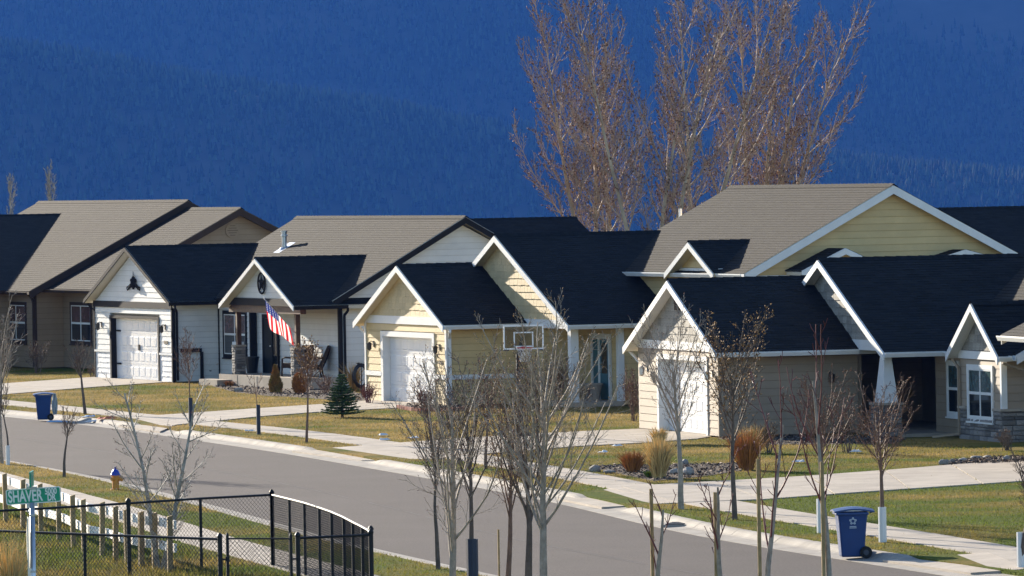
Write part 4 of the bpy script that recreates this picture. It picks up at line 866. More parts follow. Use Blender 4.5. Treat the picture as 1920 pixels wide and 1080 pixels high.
t = T('red brown tree tied to a stake between two dark trunks', 950, 1140, 660, 50, 'brown', 'red', 44, n1=14, n2=6, n3=3, r0=.06, fork=.3); stake(t, -.11, -.05, 1.25, STAKE)
T('dark trunked bare tree beside the forked grey tree', 992, 1150, 700, 70, 'dark', 'brown', 45, n1=14, n2=7, n3=4, r0=.085, fork=.34)
T('tall grey tree forking above the road, tallest of the foreground clump', 1021, 1165, 570, 110, 'grey', 'gold', 46, n1=18, n2=8, n3=4, r0=.085, fork=.26, ang=.6, up=.5, trunk=.7)
T('bare tree on the far strip before the yellow house garage', 813, 862, 690, 36, 'brown', 'red', 47, n1=10, n2=6, n3=3, r0=.05, fork=.35)
T('bare tree on the far strip in line with the basketball hoop', 911, 880, 655, 42, 'brown', 'gold', 48, n1=12, n2=6, n3=3, r0=.05, fork=.32)
T('golden budded tree on the far strip before the yellow house door', 1013, 893, 640, 70, 'dark', 'gold', 49, n1=13, n2=7, n3=4, r0=.06, fork=.3)
T('grey trunked tree on the far strip before the beige garage', 1277, 955, 560, 66, 'grey', 'red', 51, n1=15, n2=7, n3=4, r0=.075, fork=.30, ang=.5, up=.55)
T('golden budded tree with dark trunk before the beige house wall', 1378, 975, 560, 70, 'dark', 'gold', 52, n1=16, n2=8, n3=4, r0=.065, fork=.30, ang=.5, up=.55, budsize=.045)
t = T('bare tree with white wrapped trunk beside the near recycling bin', 1540, 1000, 690, 55, 'brown', 'brown', 53, n1=13, n2=7, n3=3, r0=.06, fork=.36); wrap(t, .65, .085, WRAPW)
t = T('spreading bare tree with white wrapped trunk right of the recycling bin', 1655, 1017, 690, 78, 'brown', 'brown', 54, n1=14, n2=7, n3=3, r0=.06, fork=.36, ang=.75); wrap(t, .65, .075, WRAPW)
t = T('bare tree with white wrapped trunk cut by the right edge', 1915, 1066, 810, 48, 'dark', None, 55, n1=13, n2=6, n3=3, r0=.05, fork=.35); wrap(t, .62, .075, WRAPW)
# staked saplings nearest the camera
for (bx, by, ty, hf, lab, sd) in ((1236, 1160, 860, 45, 'staked sapling with thin red twigs before the drain', 61), (1356, 1170, 790, 50, 'staked sapling with long upright shoots left of the pair', 62), (1438, 1190, 620, 55, 'staked sapling with grey stem and a tall red shoot', 63), (1558, 1200, 500, 60, 'staked sapling with the tallest red shoots by the recycling bin', 64)):
    t = T(lab, bx, by, ty, hf, 'grey', None, sd, n1=5, n2=1, n3=0, r0=.06, fork=.2, ratio=.45, ang=.42, up=.6, twigbark='red', rmin=.006, trunk=.7, group='staked saplings'); stake(t, -.09, -.03, 2.6 if sd > 62 else 2.0, STAKE, .03)

# tall cottonwoods behind the houses
def cottonwood(label, bx, d, topy, half, seed, lean=0., n1=26, fork=.20, nstem=1, spread=.22, budm='brown'):
    p = at(bx, 600, d); p.z = -.05; s = FPX / d; base_y = 325 + 7 * s; H = (base_y - topy) / s; rng = np.random.default_rng(seed)
    root = thing('cottonwood', label, 'tree', p, 0, 'tall bare cottonwoods behind the houses'); tr, cr = TreeMesh(), TreeMesh()
    sp = {'lev': [(14, n1, .62, .44, .12, .03, fork), (8, 12, .46, .40, .75, .045, .08), (5, 7, .5, .46, .55, .06, .08), (4, 5, .45, .5, .4, .07, .12), (3, 1, .4, .5, .2, .1, .2)], 'rr': .27, 'rmin': .0085, 'prof': lambda t: 1.08 - .62 * t, 'tip': .08, 'lmin': .16}
    for k in range(nstem):
        a = (k - (nstem - 1) / 2); ln = np.array([lean + a * spread, rng.uniform(-.15, .15), 1])
        grow((tr, cr), (a * .15, 0, 0), ln, H * (.97 if k == 0 else rng.uniform(.86, 1.0)), .17 * rng.uniform(.8, 1.1), 0, dict(sp, lev=[(sp['lev'][0][0], n1, *sp['lev'][0][2:])] + sp['lev'][1:]), rng)
    link('trunk', tr.mesh('trunk', BARK['cotton']), root); link('crown', cr.mesh('crown', BARK['twig']), root)
    b = buds(cr, rng, .085, 2, 'buds', BUD[budm], .52)
    if b: tag(link('buds', b, root), kind='stuff')
    return root
cottonwood('leftmost tall bare cottonwood with rusty buds behind the roofs', 1120, 292, 58, 110, 71, lean=-.09, n1=18, nstem=2, spread=.16)
cottonwood('slender cottonwood stem right of the leftmost one', 1162, 300, 120, 80, 72, lean=-.06, n1=15)
cottonwood('tallest cottonwood forking in a vee at the centre of the group', 1225, 288, -30, 130, 73, lean=.03, n1=15, nstem=3, spread=.13)
cottonwood('straight cottonwood rising behind the vent pipe', 1300, 296, -10, 100, 74, lean=.03, n1=15, nstem=2, spread=.10)
cottonwood('rightmost broad cottonwood behind the yellow house ridge', 1420, 300, 20, 120, 75, lean=.08, n1=13, nstem=4, spread=.10)
for (bx, ty, sd, lb) in ((4, 310, 81, 'pale bare treetop above the roof at the left edge'), (100, 296, 82, 'pale bare treetop above the big roof of the tan house')):
    p = at(bx, 600, 330); p.z = -.05; s = FPX / 330
    make_tree('bare_tree', lb, p, (325 + 7 * s - ty) / s * .95, .35, 'pale', None, sd, n1=22, n2=7, n3=4, r0=.07, fork=.4, ratio=.2, rmin=.008, trunk=1.0, group='treetops behind the tan house', up=.9)
# ---------------------------------------------------------------- chain link fence with gate
FH = 1.27
def top_to_base(px, ty):   # base on the ground under a rail seen at (px, ty)
    yh = 325 - ROLL * (px - 960); return G(px, (ty - .1855 * yh) / (1 - .1855), .12)
def chain_mesh(mb, p, q, h, pitch=.08, r=.003):
    p, q = Vector(p), Vector(q); L = (q - p).length; d = (q - p) / L; z0, z1 = .03, h
    c = -h; off_ = d.cross(Vector((0, 0, 1))) * .003
    while c < L:
        for s in (1, -1):
            x0, x1 = (c, c + h) if s > 0 else (c + h, c); za, zb = z0, z1
            lo, hi = min(x0, x1), max(x0, x1)
            t0, t1 = 0.0, 1.0
            if x1 != x0:
                ta, tb = sorted(((0 - x0) / (x1 - x0), (L - x0) / (x1 - x0))); t0, t1 = max(t0, ta), min(t1, tb)
            if t1 - t0 > .01:
                A = p + d * (x0 + (x1 - x0) * t0) + Vector((0, 0, za + (zb - za) * t0)) + off_ * s; B = p + d * (x0 + (x1 - x0) * t1) + Vector((0, 0, za + (zb - za) * t1)) + off_ * s
                mb.tube([A, B], r, 3, cap=False)
        c += pitch
def fence_run(root, pts, posts, r_post=.03):
    for p, q in zip(pts, pts[1:]):
        MB().tube([p + Vector((0, 0, FH)), q + Vector((0, 0, FH))], .021, 8).build('top_rail', BLACKVINYL, root)
        mb = MB(); chain_mesh(mb, p, q, FH); tag(mb.build('wire_mesh', BLACKVINYL, root), kind='stuff')
    for k, p in enumerate(posts):
        big = k in (0, len(posts) - 1); rr = r_post * (1.25 if big else 1)
        MB().lathe([(rr, -.1), (rr, FH + .02), (rr * 1.25, FH + .03), (rr * 1.25, FH + .05), (rr * .8, FH + .08), (rr * .2, FH + .10)] if big else [(rr * .9, -.1), (rr * .9, FH - .01)], 10, p).build('post', BLACKVINYL, root)
fr = thing('chain_link_fence', 'black chain link fence with a curved end at lower left', 'fence')
backp = [top_to_base(*q) for q in ((-90, 962), (76, 953), (243, 943), (378, 934), (512, 927))]
curve = [top_to_base(*q) for q in ((512, 927), (545, 935), (573, 942), (601, 951), (624, 959), (647, 969), (664, 978), (682, 987), (698, 996))]
front = [top_to_base(*q) for q in ((-90, 990), (10, 995), (161, 1001), (300, 1006), (415, 1010))]; front2 = [top_to_base(*q) for q in ((561, 1008), (698, 1002))]
fence_run(fr, backp, backp[2:]); fence_run(fr, curve, curve); fence_run(fr, front, [front[0], front[2], front[4]]); fence_run(fr, front2, front2)
gt = thing('fence_gate', 'black chain link gate leaf between two capped posts', 'gate'); ga, gb = top_to_base(429, 1009), top_to_base(548, 1009)
mb = MB(); mb.tube([ga + Vector((0, 0, .06)), ga + Vector((0, 0, FH)), gb + Vector((0, 0, FH)), gb + Vector((0, 0, .06)), ga + Vector((0, 0, .06))], .02, 8, cap=False); mb.build('gate_frame', BLACKVINYL, gt)
mb = MB(); chain_mesh(mb, ga, gb, FH); tag(mb.build('wire_mesh', BLACKVINYL, gt), kind='stuff')
for p, q in ((front[4], ga), (gb, front2[0])):
    mb = MB(); mb.tube([p + Vector((0, 0, .95)), q + Vector((0, 0, .95))], .014, 6); mb.box(q.x - .03, q.y - .03, .92 + q.z, q.x + .03, q.y + .03, .99 + q.z); mb.build('latch' if p is not gb else 'hinge', BLACKVINYL, gt)
for p in (ga, gb): MB().lathe([(.025, -.05), (.025, FH + .05), (.012, FH + .09)], 8, p).build('gate_upright', BLACKVINYL, gt)

# ---------------------------------------------------------------- wooden rail fence
WOODP = mat('weathered_fence_post', (.33, .24, .125), .85, .2, var=.22, nscale=6, objvar=.15); RAILW = mat('white_painted_rail', (.80, .79, .76), .6, .35)
wf = thing('rail_fence', 'wooden post fence with two white rails beside the near pavement', 'fence')
PT = [(-60, 868), (-24, 875), (11, 885), (43, 896), (77, 904), (111, 913), (138, 925), (158, 933), (192, 938), (217, 946), (239, 951), (265, 956), (290, 958), (319, 964)]
pb = []
for (px, ty) in PT:
    yh = 325 - ROLL * (px - 960); pb.append(G(px, (ty - yh * .148) / (1 - .148), .12))
for i, p in enumerate(pb):
    d = (pb[min(i + 1, len(pb) - 1)] - pb[max(i - 1, 0)]).normalized(); o = MB().hexa([(-.05, -.045, -.1), (.05, -.045, -.1), (.05, .045, -.1), (-.05, .045, -.1), (-.05, -.045, .97), (.05, -.045, .97), (.05, .045, 1.0), (-.05, .045, 1.0)]).build('post', WOODP, wf)
    o.location = p; o.rotation_euler = (random.uniform(-.02, .02), random.uniform(-.02, .02), math.atan2(d.y, d.x) + random.uniform(-.06, .06))
for i in range(0, len(pb) - 1):
    a, b = pb[i], pb[i + 1]; d = (b - a).normalized(); nn = Vector((-d.y, d.x, 0)); nn = nn if nn.x > 0 else -nn
    for z in (.83, .42): MB().bar(a + nn * .10 + Vector((0, 0, z)) - d * .03, b + nn * .10 + Vector((0, 0, z)) + d * .03, .045, .15).build('rail', RAILW, wf)

# ---------------------------------------------------------------- street sign
SGREEN = mat('sign_green', (.0, .30, .17), .4, .4); SWHITE = mat('sign_white', (.75, .78, .76), .4, .5); SBACK = mat('aluminium_sheet', (.42, .44, .45), .4, .5, metal=.5)
ds = 96.0; sp_ = at(60, 945, ds); k = ds / FPX; sign = thing('street_sign', 'green street name sign reading SHAVER DR 5000 on a metal pole', 'sign', (sp_.x, sp_.y, 0))
zb = sp_.z; tilt = .05
MB().tube([(0, 0, -.1), (0, 0, zb + .02)], .037, 12).build('pole', METAL, sign, smooth=True)
def rrect(w, h, r, n=5):
    out = []
    for cx, cz, a0 in ((w - r, h - r, 0), (-w + r, h - r, 90), (-w + r, -h + r, 180), (w - r, -h + r, 270)): out += [(cx + r * math.cos(rad(a0 + 90 * i / n)), cz + r * math.sin(rad(a0 + 90 * i / n))) for i in range(n + 1)]
    return out
Wd, Hd = 103 * k / 2, 29 * k / 2; cz = zb + 15.5 * k
def plate(name, w, h, r, y0, y1, m, par):
    mb = MB(); mb.prism([(x, y0, z) for x, z in rrect(w, h, r)], (0, y1 - y0, 0)); return mb.build(name, m, par)
blade = plate('name_plate', Wd, Hd, .03, -.004, .004, SWHITE, sign); blade.location = (3 * k, 0, cz); blade.rotation_euler = (0, -tilt - .018 + .018, 0)
plate('green_face', Wd - .014, Hd - .014, .022, -.0065, -.0045, SGREEN, blade)
def text(body, x, z, size, par, m, y=-.009, sx=1.0, bold=.0):
    c = bpy.data.curves.new('letters', 'FONT'); c.body = body; c.size = size; c.extrude = .0008; c.align_x = 'CENTER'; c.align_y = 'CENTER'; c.offset = bold
    t = bpy.data.objects.new('tmp', c); COL.objects.link(t); dg = bpy.context.evaluated_depsgraph_get(); me = bpy.data.meshes.new_from_object(t.evaluated_get(dg)); bpy.data.objects.remove(t)
    me.materials.clear(); me.materials.append(m); o = link('lettering', me, par); o.location = (x, y, z); o.rotation_euler = (math.pi / 2, 0, 0); o.scale = (sx, 1, 1); return o
text('SHAVER', -15.5 * k, -.5 * k, .222, blade, SWHITE, sx=.60, bold=.006); text('5000', 33 * k, 6.0 * k, .118, blade, SWHITE, sx=.70, bold=.004); text('DR', 33.5 * k, -5.8 * k, .125, blade, SWHITE, sx=.68, bold=.005)
MB().box(-.075, -.02, zb - .03, .075, .02, zb + .012).build('lower_bracket', SBACK, sign); MB().box(-.075, -.02, cz + Hd - .012, .075, .02, cz + Hd + .02).build('upper_bracket', SBACK, sign)
MB().box(-.011, -.3, cz + Hd + .02, .011, .3, cz + Hd + .02 + .21).build('cross_street_plate', SGREEN, sign)
oct_ = [(.0 + .38 * math.cos(rad(22.5 + 45 * i)), .38 * math.sin(rad(22.5 + 45 * i))) for i in range(8)]
mb = MB(); mb.prism([(-.06, y, zb - .53 + z) for y, z in oct_], (.004, 0, 0)); so = mb.build('stop_plate', SBACK, sign); so.rotation_euler = (0, 0, rad(8)); MB().bar((-.05, 0, zb - .2), (-.05, 0, zb - 1.4), .05, .03, up=(0, 1, 0)).build('channel', METAL, sign)
for z in (zb - .17, zb - .95): MB().lathe([(.042, 0), (.042, .03)], 10, (0, 0, z)).build('clamp', SBACK, sign)

# ---------------------------------------------------------------- fire hydrant
HYO = mat('hydrant_orange', (.58, .25, .04), .55, .4, var=.12, nscale=7); HYB = mat('hydrant_blue', (.02, .05, .38), .4, .5)
hp = G(217, 919, .12); hy = thing('fire_hydrant', 'orange fire hydrant with a blue bonnet on the near verge', 'hydrant', hp, rad(-20)); s = .62 / .75
mb = MB(); mb.lathe([(.15, 0), (.15, .03), (.10, .04), (.10, .38), (.125, .39), (.125, .42)], 14); o = mb.build('barrel', HYO, hy); o.scale = (s * .95,) * 3
mb = MB(); mb.lathe([(.135, .42), (.135, .445), (.125, .46), (.10, .53), (.06, .58), (.03, .60), (.03, .65), (.012, .66)], 14); o = mb.build('bonnet', HYB, hy); o.scale = (s * .95,) * 3
for ang, r, L in ((0, .062, .17), (120, .048, .15), (-100, .048, .15)):
    c, d = math.cos(rad(ang)), math.sin(rad(ang)); mb = MB(); mb.tube([(c * .07, d * .07, .30), (c * L, d * L, .30), (c * L, d * L, .30), (c * (L + .03), d * (L + .03), .30)], [r * .8, r * .8, r, r], 8); o = mb.build('nozzle', HYO, hy); o.scale = (s,) * 3
for i in range(6):
    t = i * math.pi / 3; o = MB().lathe([(.012, 0), (.012, .03)], 6, (.13 * math.cos(t), .13 * math.sin(t), .02)).build('bolt', METAL, hy); o.scale = (s,) * 3

# ---------------------------------------------------------------- recycling carts
BINB = mat('blue_cart_plastic', (.006, .046, .17), .38, .5, var=.06, nscale=4); TYRE = mat('black_rubber', (.012, .012, .012), .7, .3); DKLID = mat('dark_lid_plastic', (.02, .03, .05), .4, .5); EMB = mat('pale_emblem_print', (.55, .62, .68), .5, .3)
def cart(label, px, py, hpx, rz, emblem=True):
    p = G(px, py, .03); sc_ = hpx / ppm(p) / 1.08; root = thing('recycling_cart', label, 'bin', p, rz, 'blue recycling carts at the kerb'); root.scale = (sc_,) * 3
    mb = MB(); prof = [(.24, .25, .03), (.30, .33, .80), (.325, .36, .98)]   # half x, half y, z ; handle at +x
    V = []
    for hx, hy_, z in prof: V += [(-hx, -hy_, z), (hx, -hy_, z), (hx, hy_, z), (-hx, hy_, z)]
    mb.add(V, [(0, 3, 2, 1)] + [(i * 4 + j, i * 4 + (j + 1) % 4, i * 4 + 4 + (j + 1) % 4, i * 4 + 4 + j) for i in range(2) for j in range(4)] + [(8, 9, 10, 11)]); body = mb.build('cart_body', BINB, root, bevel=.035)
    mb = MB(); mb.box(-.36, -.385, .93, .34, .385, .985); mb.build('rim', BINB, root, bevel=.015)
    mb = MB(); n = 9; V = []
    for i in range(n):
        x = -.40 + .86 * i / (n - 1); z = 1.02 + .055 * math.sin(math.pi * i / (n - 1)) + .02
        V += [(x, -.37, z - .03), (x, -.12, z), (x, .12, z), (x, .37, z - .03)]
    V2 = [(x, y, z - .035) for x, y, z in V]; mb.add(V + V2, [(i * 4 + j, i * 4 + 4 + j, i * 4 + 5 + j, i * 4 + 1 + j) for i in range(n - 1) for j in range(3)] + [(i * 4 + 4 * n + j, i * 4 + 1 + j + 4 * n, i * 4 + 5 + j + 4 * n, i * 4 + 4 + j + 4 * n) for i in range(n - 1) for j in range(3)] + [(i * 4, 4 * n + i * 4, 4 * n + i * 4 + 4, i * 4 + 4) for i in range(n - 1)] + [(i * 4 + 3, i * 4 + 7, 4 * n + i * 4 + 7, 4 * n + i * 4 + 3) for i in range(n - 1)] + [(0, 1, 4 * n + 1, 4 * n), (1, 2, 4 * n + 2, 4 * n + 1), (2, 3, 4 * n + 3, 4 * n + 2)])
    mb.build('lid', BINB, root)
    mb = MB(); mb.tube([(.36, -.3, .97), (.46, -.3, 1.0), (.46, .3, 1.0), (.36, .3, .97)], .018, 6); mb.build('handle', DKLID, root)
    for y in (-.33, .33):
        mb = MB(); mb.tube([(.27, y - .035, .13), (.27, y + .035, .13)], .13, 18); w = mb.build('wheel', TYRE, root); mb = MB(); mb.tube([(.27, y - .04, .13), (.27, y + .04, .13)], .06, 12); mb.build('hub', DKLID, w)
    mb = MB(); mb.tube([(.27, -.33, .13), (.27, .33, .13)], .012, 6); mb.build('axle', METAL, root)
    if emblem:   # ring of five rounded petals over two lines of print, on the side facing the street
        def fy(z): return -(.25 + (.33 - .25) * (z - .03) / .77) - .006
        mb = MB(); cz_ = .80; R_ = .058
        for i in range(5):
            t = math.pi / 2 + i * 2 * math.pi / 5; cx, c2 = R_ * math.cos(t), cz_ + R_ * math.sin(t)
            ring = [(cx + .024 * math.cos(q * math.pi / 5), c2 + .024 * math.sin(q * math.pi / 5)) for q in range(10)]; inn = [(cx + .009 * math.cos(q * math.pi / 5), c2 + .009 * math.sin(q * math.pi / 5)) for q in range(10)]
            b0 = len(mb.v); mb.v += [(x, fy(z) - .004, z) for x, z in ring] + [(x, fy(z) - .004, z) for x, z in inn]; mb.f += [(b0 + q, b0 + (q + 1) % 10, b0 + 10 + (q + 1) % 10, b0 + 10 + q) for q in range(10)]
            t2 = t + math.pi / 5; e0 = (R_ * .75 * math.cos(t2), cz_ + R_ * .75 * math.sin(t2)); mb.box(e0[0] - .013, fy(e0[1]) - .004, e0[1] - .006, e0[0] + .013, fy(e0[1]) - .002, e0[1] + .006)
        for z, w_ in ((.685, .07), (.655, .075)): mb.box(-w_, fy(z) - .004, z - .007, w_, fy(z) - .002, z + .007)
        tag(mb.build('emblem', EMB, body), kind='stuff')
    return root
cart('blue recycling cart with white star emblem near the right kerb', 1597, 1046, 95, rad(4))
bl = cart('blue recycling cart at the far left kerb with litter around it', 82, 788, 52, rad(4), False)
PAPER = mat('crumpled_white_paper', (.75, .74, .72), .8, .2); REDP = mat('orange_red_print', (.6, .15, .06), .7, .2); BLUEP = mat('pale_blue_plastic', (.25, .42, .62), .5, .4)
def scrap(label, px, py, L, w, m, name='litter', z=.155, hgt=.05):
    p = G(px, py, z); mb = MB(); n = 7; r = random.Random(px)
    for i in range(n):
        for j in range(4): mb.v.append((L * (i / (n - 1) - .5) + r.uniform(-.03, .03), w * (j / 3 - .5) + r.uniform(-.03, .03), r.uniform(.2, 1) * hgt if 0 < i < n - 1 and 0 < j < 3 else .004))
    mb.f = [(i * 4 + j, i * 4 + 4 + j, i * 4 + 5 + j, i * 4 + 1 + j) for i in range(n - 1) for j in range(3)]; o = mb.build(name, m); o.location = p; o.rotation_euler = (0, 0, r.uniform(-.6, .6)); return tag(o, label, 'litter', 'litter on the grass and kerb')
scrap('crumpled white and orange packaging beside the far cart', 200, 785, .6, .4, REDP, hgt=.08); scrap('white paper lying in the gutter by the far cart', 182, 790, .8, .25, PAPER, z=.07); scrap('pale blue plastic scrap near the leaning tree', 166, 781, .4, .35, BLUEP); scrap('blue plastic sheet under the far cart', 108, 791, .6, .3, BLUEP, z=.05)
for i, (px, py, lb) in enumerate(((1158, 836, 'white scrap on the lawn left of the brown grass'), (1130, 848, 'small white scrap near the lawn rocks'), (1605, 847, 'white scrap on the dry lawn by the beige house'), (1497, 866, 'white scrap on the lawn behind the staked sapling'), (718, 816, 'white scrap at the edge of the yellow house lawn'), (775, 821, 'white scrap on the pavement edge before the spruce lawn'), (720, 825, 'small white scrap on the pavement'), (468, 808, 'white fleck on the pavement strip'))):
    scrap(lb, px, py, .26, .2, PAPER, z=.16, hgt=.06)
# pale bag hanging from the far cart
mb = MB(); p = G(105, 772, .13); n = 8
for i in range(n):
    for j in range(7): t = i / (n - 1); mb.v.append(((j / 6 - .5) * (.08 + .10 * math.sin(t * 3)), .03 * math.sin(j * 2.2 + i), .75 - t * .62 + .02 * math.sin(j * 3)))
mb.f = [(i * 7 + j, i * 7 + 7 + j, i * 7 + 8 + j, i * 7 + 1 + j) for i in range(n - 1) for j in range(6)]
o = mb.build('plastic_bag', mat('pale_bag_film', (.35, .38, .38), .5, .4)); o.location = G(103, 786, .1); tag(o, 'pale plastic bag hanging beside the far left cart', 'bag')

# ---------------------------------------------------------------- basketball hoop
CLEARB = mat('clear_backboard', (.55, .50, .38), .15, .5); CLEARB.node_tree.nodes['Principled BSDF'].inputs['Transmission Weight'].default_value = .9; CLEARB.node_tree.nodes['Principled BSDF'].inputs['IOR'].default_value = 1.05
HRED = mat('hoop_red', (.45, .03, .02), .4, .5); NETW = mat('net_cord', (.7, .7, .7), .8, .2)
bp_ = G(974, 818, .13); s = ppm(bp_); hoop = thing('basketball_hoop', 'freestanding basketball hoop with clear backboard on the yellow house drive', 'hoop', bp_, rad(6)); zc = (818 - 632) / s; bw, bh = 76 / s / 2, 46 / s / 2
mb = MB(); mb.bar((0, .1, 0), (0, .05, zc - .45), .09, .09, up=(0, 1, 0)); mb.build('pole', BLACKVINYL, hoop); mb = MB(); mb.bar((0, .05, zc - .5), (.10, -.12, zc), .05, .05); mb.bar((0, .05, zc - .8), (.10, -.12, zc - .2), .05, .05); mb.build('arm', BLACKVINYL, hoop); MB().box(-.25, -.1, -.02, .25, .5, .14).build('base', BLACKVINYL, hoop, bevel=.03)
bx_ = .13; bd = MB().box(bx_ - bw, -.20, zc - bh, bx_ + bw, -.185, zc + bh).build('backboard', CLEARB, hoop); mb = MB()
def frame(mb, cx, z, w, h, t, y0=-.215, y1=-.18):
    mb.box(cx - w, y0, z - h, cx - w + t, y1, z + h); mb.box(cx + w - t, y0, z - h, cx + w, y1, z + h); mb.box(cx - w + t, y0, z + h - t, cx + w - t, y1, z + h); mb.box(cx - w + t, y0, z - h, cx + w - t, y1, z - h + t)
frame(mb, bx_, zc, bw, bh, .04); mb.build('board_frame', WHITE, bd); mb = MB(); frame(mb, bx_, zc - .06, .26, .2, .035, -.203, -.2); mb.build('target_square', WHITE, bd)
mb = MB(); mb.box(bx_ - bw - .01, -.22, zc - bh - .03, bx_ - bw + .14, -.175, zc - bh); mb.box(bx_ + bw - .14, -.22, zc - bh - .03, bx_ + bw + .01, -.175, zc - bh); mb.build('board_padding', BLACKVINYL, bd)
zr = zc - .27; ring = [(bx_ + .2 * math.cos(t * math.pi / 12), -.45 + .2 * math.sin(t * math.pi / 12), zr) for t in range(25)]; mb = MB(); mb.tube(ring, .014, 6, cap=False); mb.box(bx_ - .06, -.26, zr - .03, bx_ + .06, -.2, zr + .03); rm = mb.build('rim', HRED, hoop)
mb = MB()
for i in range(12):
    for sgn in (1, -1):
        pts = []
        for kx in range(5): t = (i + sgn * kx * .5) * math.pi / 6; rr = .2 - .02 * kx; pts.append((bx_ + rr * math.cos(t), -.45 + rr * math.sin(t), zr - .09 * kx))
        mb.tube(pts, .005, 3, cap=False)
tag(mb.build('net', NETW, hoop), kind='stuff')

# ---------------------------------------------------------------- flag on the porch post of the white house
def flag_mat():
    m = bpy.data.materials.new('flag_cloth'); m.use_nodes = True; nt = m.node_tree; N = nt.nodes; Lk = nt.links; b = N['Principled BSDF']; b.inputs['Roughness'].default_value = .8
    uv = N.new('ShaderNodeUVMap'); sx = N.new('ShaderNodeSeparateXYZ'); Lk.new(uv.outputs[0], sx.inputs[0])
    def M(op, a, b_=None, c=None):
        n = N.new('ShaderNodeMath'); n.operation = op
        for i, v in enumerate((a, b_, c)):
            if v is None: continue
            if isinstance(v, (int, float)): n.inputs[i].default_value = v
            else: Lk.new(v, n.inputs[i])
        return n.outputs[0]
    u, v = sx.outputs[0], sx.outputs[1]
    stripe = M('LESS_THAN', M('FRACT', M('MULTIPLY', v, 6.5)), .5)   # 13 stripes, red at both edges
    canton = M('MULTIPLY', M('LESS_THAN', u, .4), M('GREATER_THAN', v, 6 / 13))
    du = M('SUBTRACT', M('FRACT', M('MULTIPLY', u, 15)), .5); dv = M('SUBTRACT', M('FRACT', M('MULTIPLY', M('SUBTRACT', v, 6 / 13), 9.3)), .5)
    star = M('MULTIPLY', canton, M('LESS_THAN', M('ADD', M('MULTIPLY', du, du), M('MULTIPLY', dv, dv)), .025))
    def mix(f, a, c):
        n = N.new('ShaderNodeMix'); n.data_type = 'RGBA'; Lk.new(f, n.inputs[0])
        for i, q in ((6, a), (7, c)):
            if isinstance(q, tuple): n.inputs[i].default_value = q
            else: Lk.new(q, n.inputs[i])
        return n.outputs[2]
    c = mix(stripe, (.8, .78, .76, 1), (.5, .02, .03, 1)); c = mix(canton, c, (.015, .03, .16, 1)); c = mix(star, c, (.8, .8, .8, 1)); Lk.new(c, b.inputs['Base Color'])
    tr = N.new('ShaderNodeBsdfTranslucent'); Lk.new(c, tr.inputs[0]); ms = N.new('ShaderNodeMixShader'); ms.inputs[0].default_value = .45; Lk.new(b.outputs[0], ms.inputs[1]); Lk.new(tr.outputs[0], ms.inputs[2]); Lk.new(ms.outputs[0], N['Material Output'].inputs[0]); return m
f0 = H1.pl(557, 628, a=18.55); f1 = H1.pl(495, 560, a=18.55); fw0, fw1 = H1.world(*f0), H1.world(*f1)
fl = thing('porch_flag', 'stars and stripes flag on a slanted pole at the porch post', 'flag', fw0)
v = fw1 - fw0; MB().tube([(0, 0, 0), v], .014, 6).build('pole', METAL, fl); MB().lathe([(.0, 0), (.035, .02), (.035, .05), (0, .07)], 8, v).build('finial', WHITE, fl)
mb = MB(); uv = []; nu, nv = 18, 14; q = (v).normalized()
for i in range(nu):
    for j in range(nv):
        uu, vv = i / (nu - 1), j / (nv - 1); hp_ = v * (.22 + .74 * vv); drop = uu * (.62 + .22 * vv)
        sag = Vector((.10 * uu, -.03 * uu, -drop)) + Vector((math.sin(vv * 11 + uu * 2) * .04 * uu, math.cos(vv * 13 + uu * 3) * .07 * uu, .05 * math.sin(vv * 6) * uu)); mb.v.append(tuple(hp_ + sag)); uv.append((uu, vv))
mb.f = [(i * nv + j, i * nv + nv + j, i * nv + nv + j + 1, i * nv + j + 1) for i in range(nu - 1) for j in range(nv - 1)]; mb.uv = uv; mb.build('flag_cloth', flag_mat(), fl, smooth=True)

# ---------------------------------------------------------------- porch furniture and pots
WICK = mat('dark_brown_wicker', (.05, .032, .02), .75, .3, var=.3, nscale=30); POT = mat('dark_glazed_pot', (.02, .022, .025), .35, .5)
def lounge_chair(label, a, b, rz):
    p = H1.world(a, b, .34); r = thing('lounge_chair', label, 'chair', p, rz, 'wicker chairs on the porch')
    def pad(pts, w, t, name):
        mb = MB(); n = len(pts)
        for x, z in pts: mb.v += [(x, -w, z), (x, w, z)]
        for x, z in pts: mb.v += [(x + t * .3, -w, z - t), (x + t * .3, w, z - t)]
        o = 2 * n; mb.f = [(2 * i, 2 * i + 1, 2 * i + 3, 2 * i + 2) for i in range(n - 1)] + [(o + 2 * i, o + 2 * i + 2, o + 2 * i + 3, o + 2 * i + 1) for i in range(n - 1)] + [(2 * i, 2 * i + 2, o + 2 * i + 2, o + 2 * i) for i in range(n - 1)] + [(2 * i + 1, o + 2 * i + 1, o + 2 * i + 3, 2 * i + 3) for i in range(n - 1)] + [(0, o, o + 1, 1), (2 * n - 2, 2 * n - 1, o + 2 * n - 1, o + 2 * n - 2)]
        return mb.build(name, WICK, r)
    pad([(-.36, .42), (-.3, .44), (.15, .38), (.22, .40)], .29, .15, 'seat'); pad([(.2, .38), (.32, .62), (.46, .95), (.50, 1.02)], .30, .16, 'backrest')
    for y in (-.3, .3):
        mb = MB(); mb.tube([(-.36, y, .0), (-.33, y, .58), (-.2, y, .62), (.2, y, .6), (.38, y, .62)], .03, 6); mb.build('arm_rest', WICK, r); mb = MB(); mb.tube([(.28, y, 0), (.2, y, .4)], .03, 6); mb.build('leg', WICK, r)
lounge_chair('brown wicker lounge chair on the porch, left of the pair', 16.8, 1.25, rad(-35)); lounge_chair('brown wicker lounge chair on the porch, right of the pair', 18.2, 1.35, rad(-5))
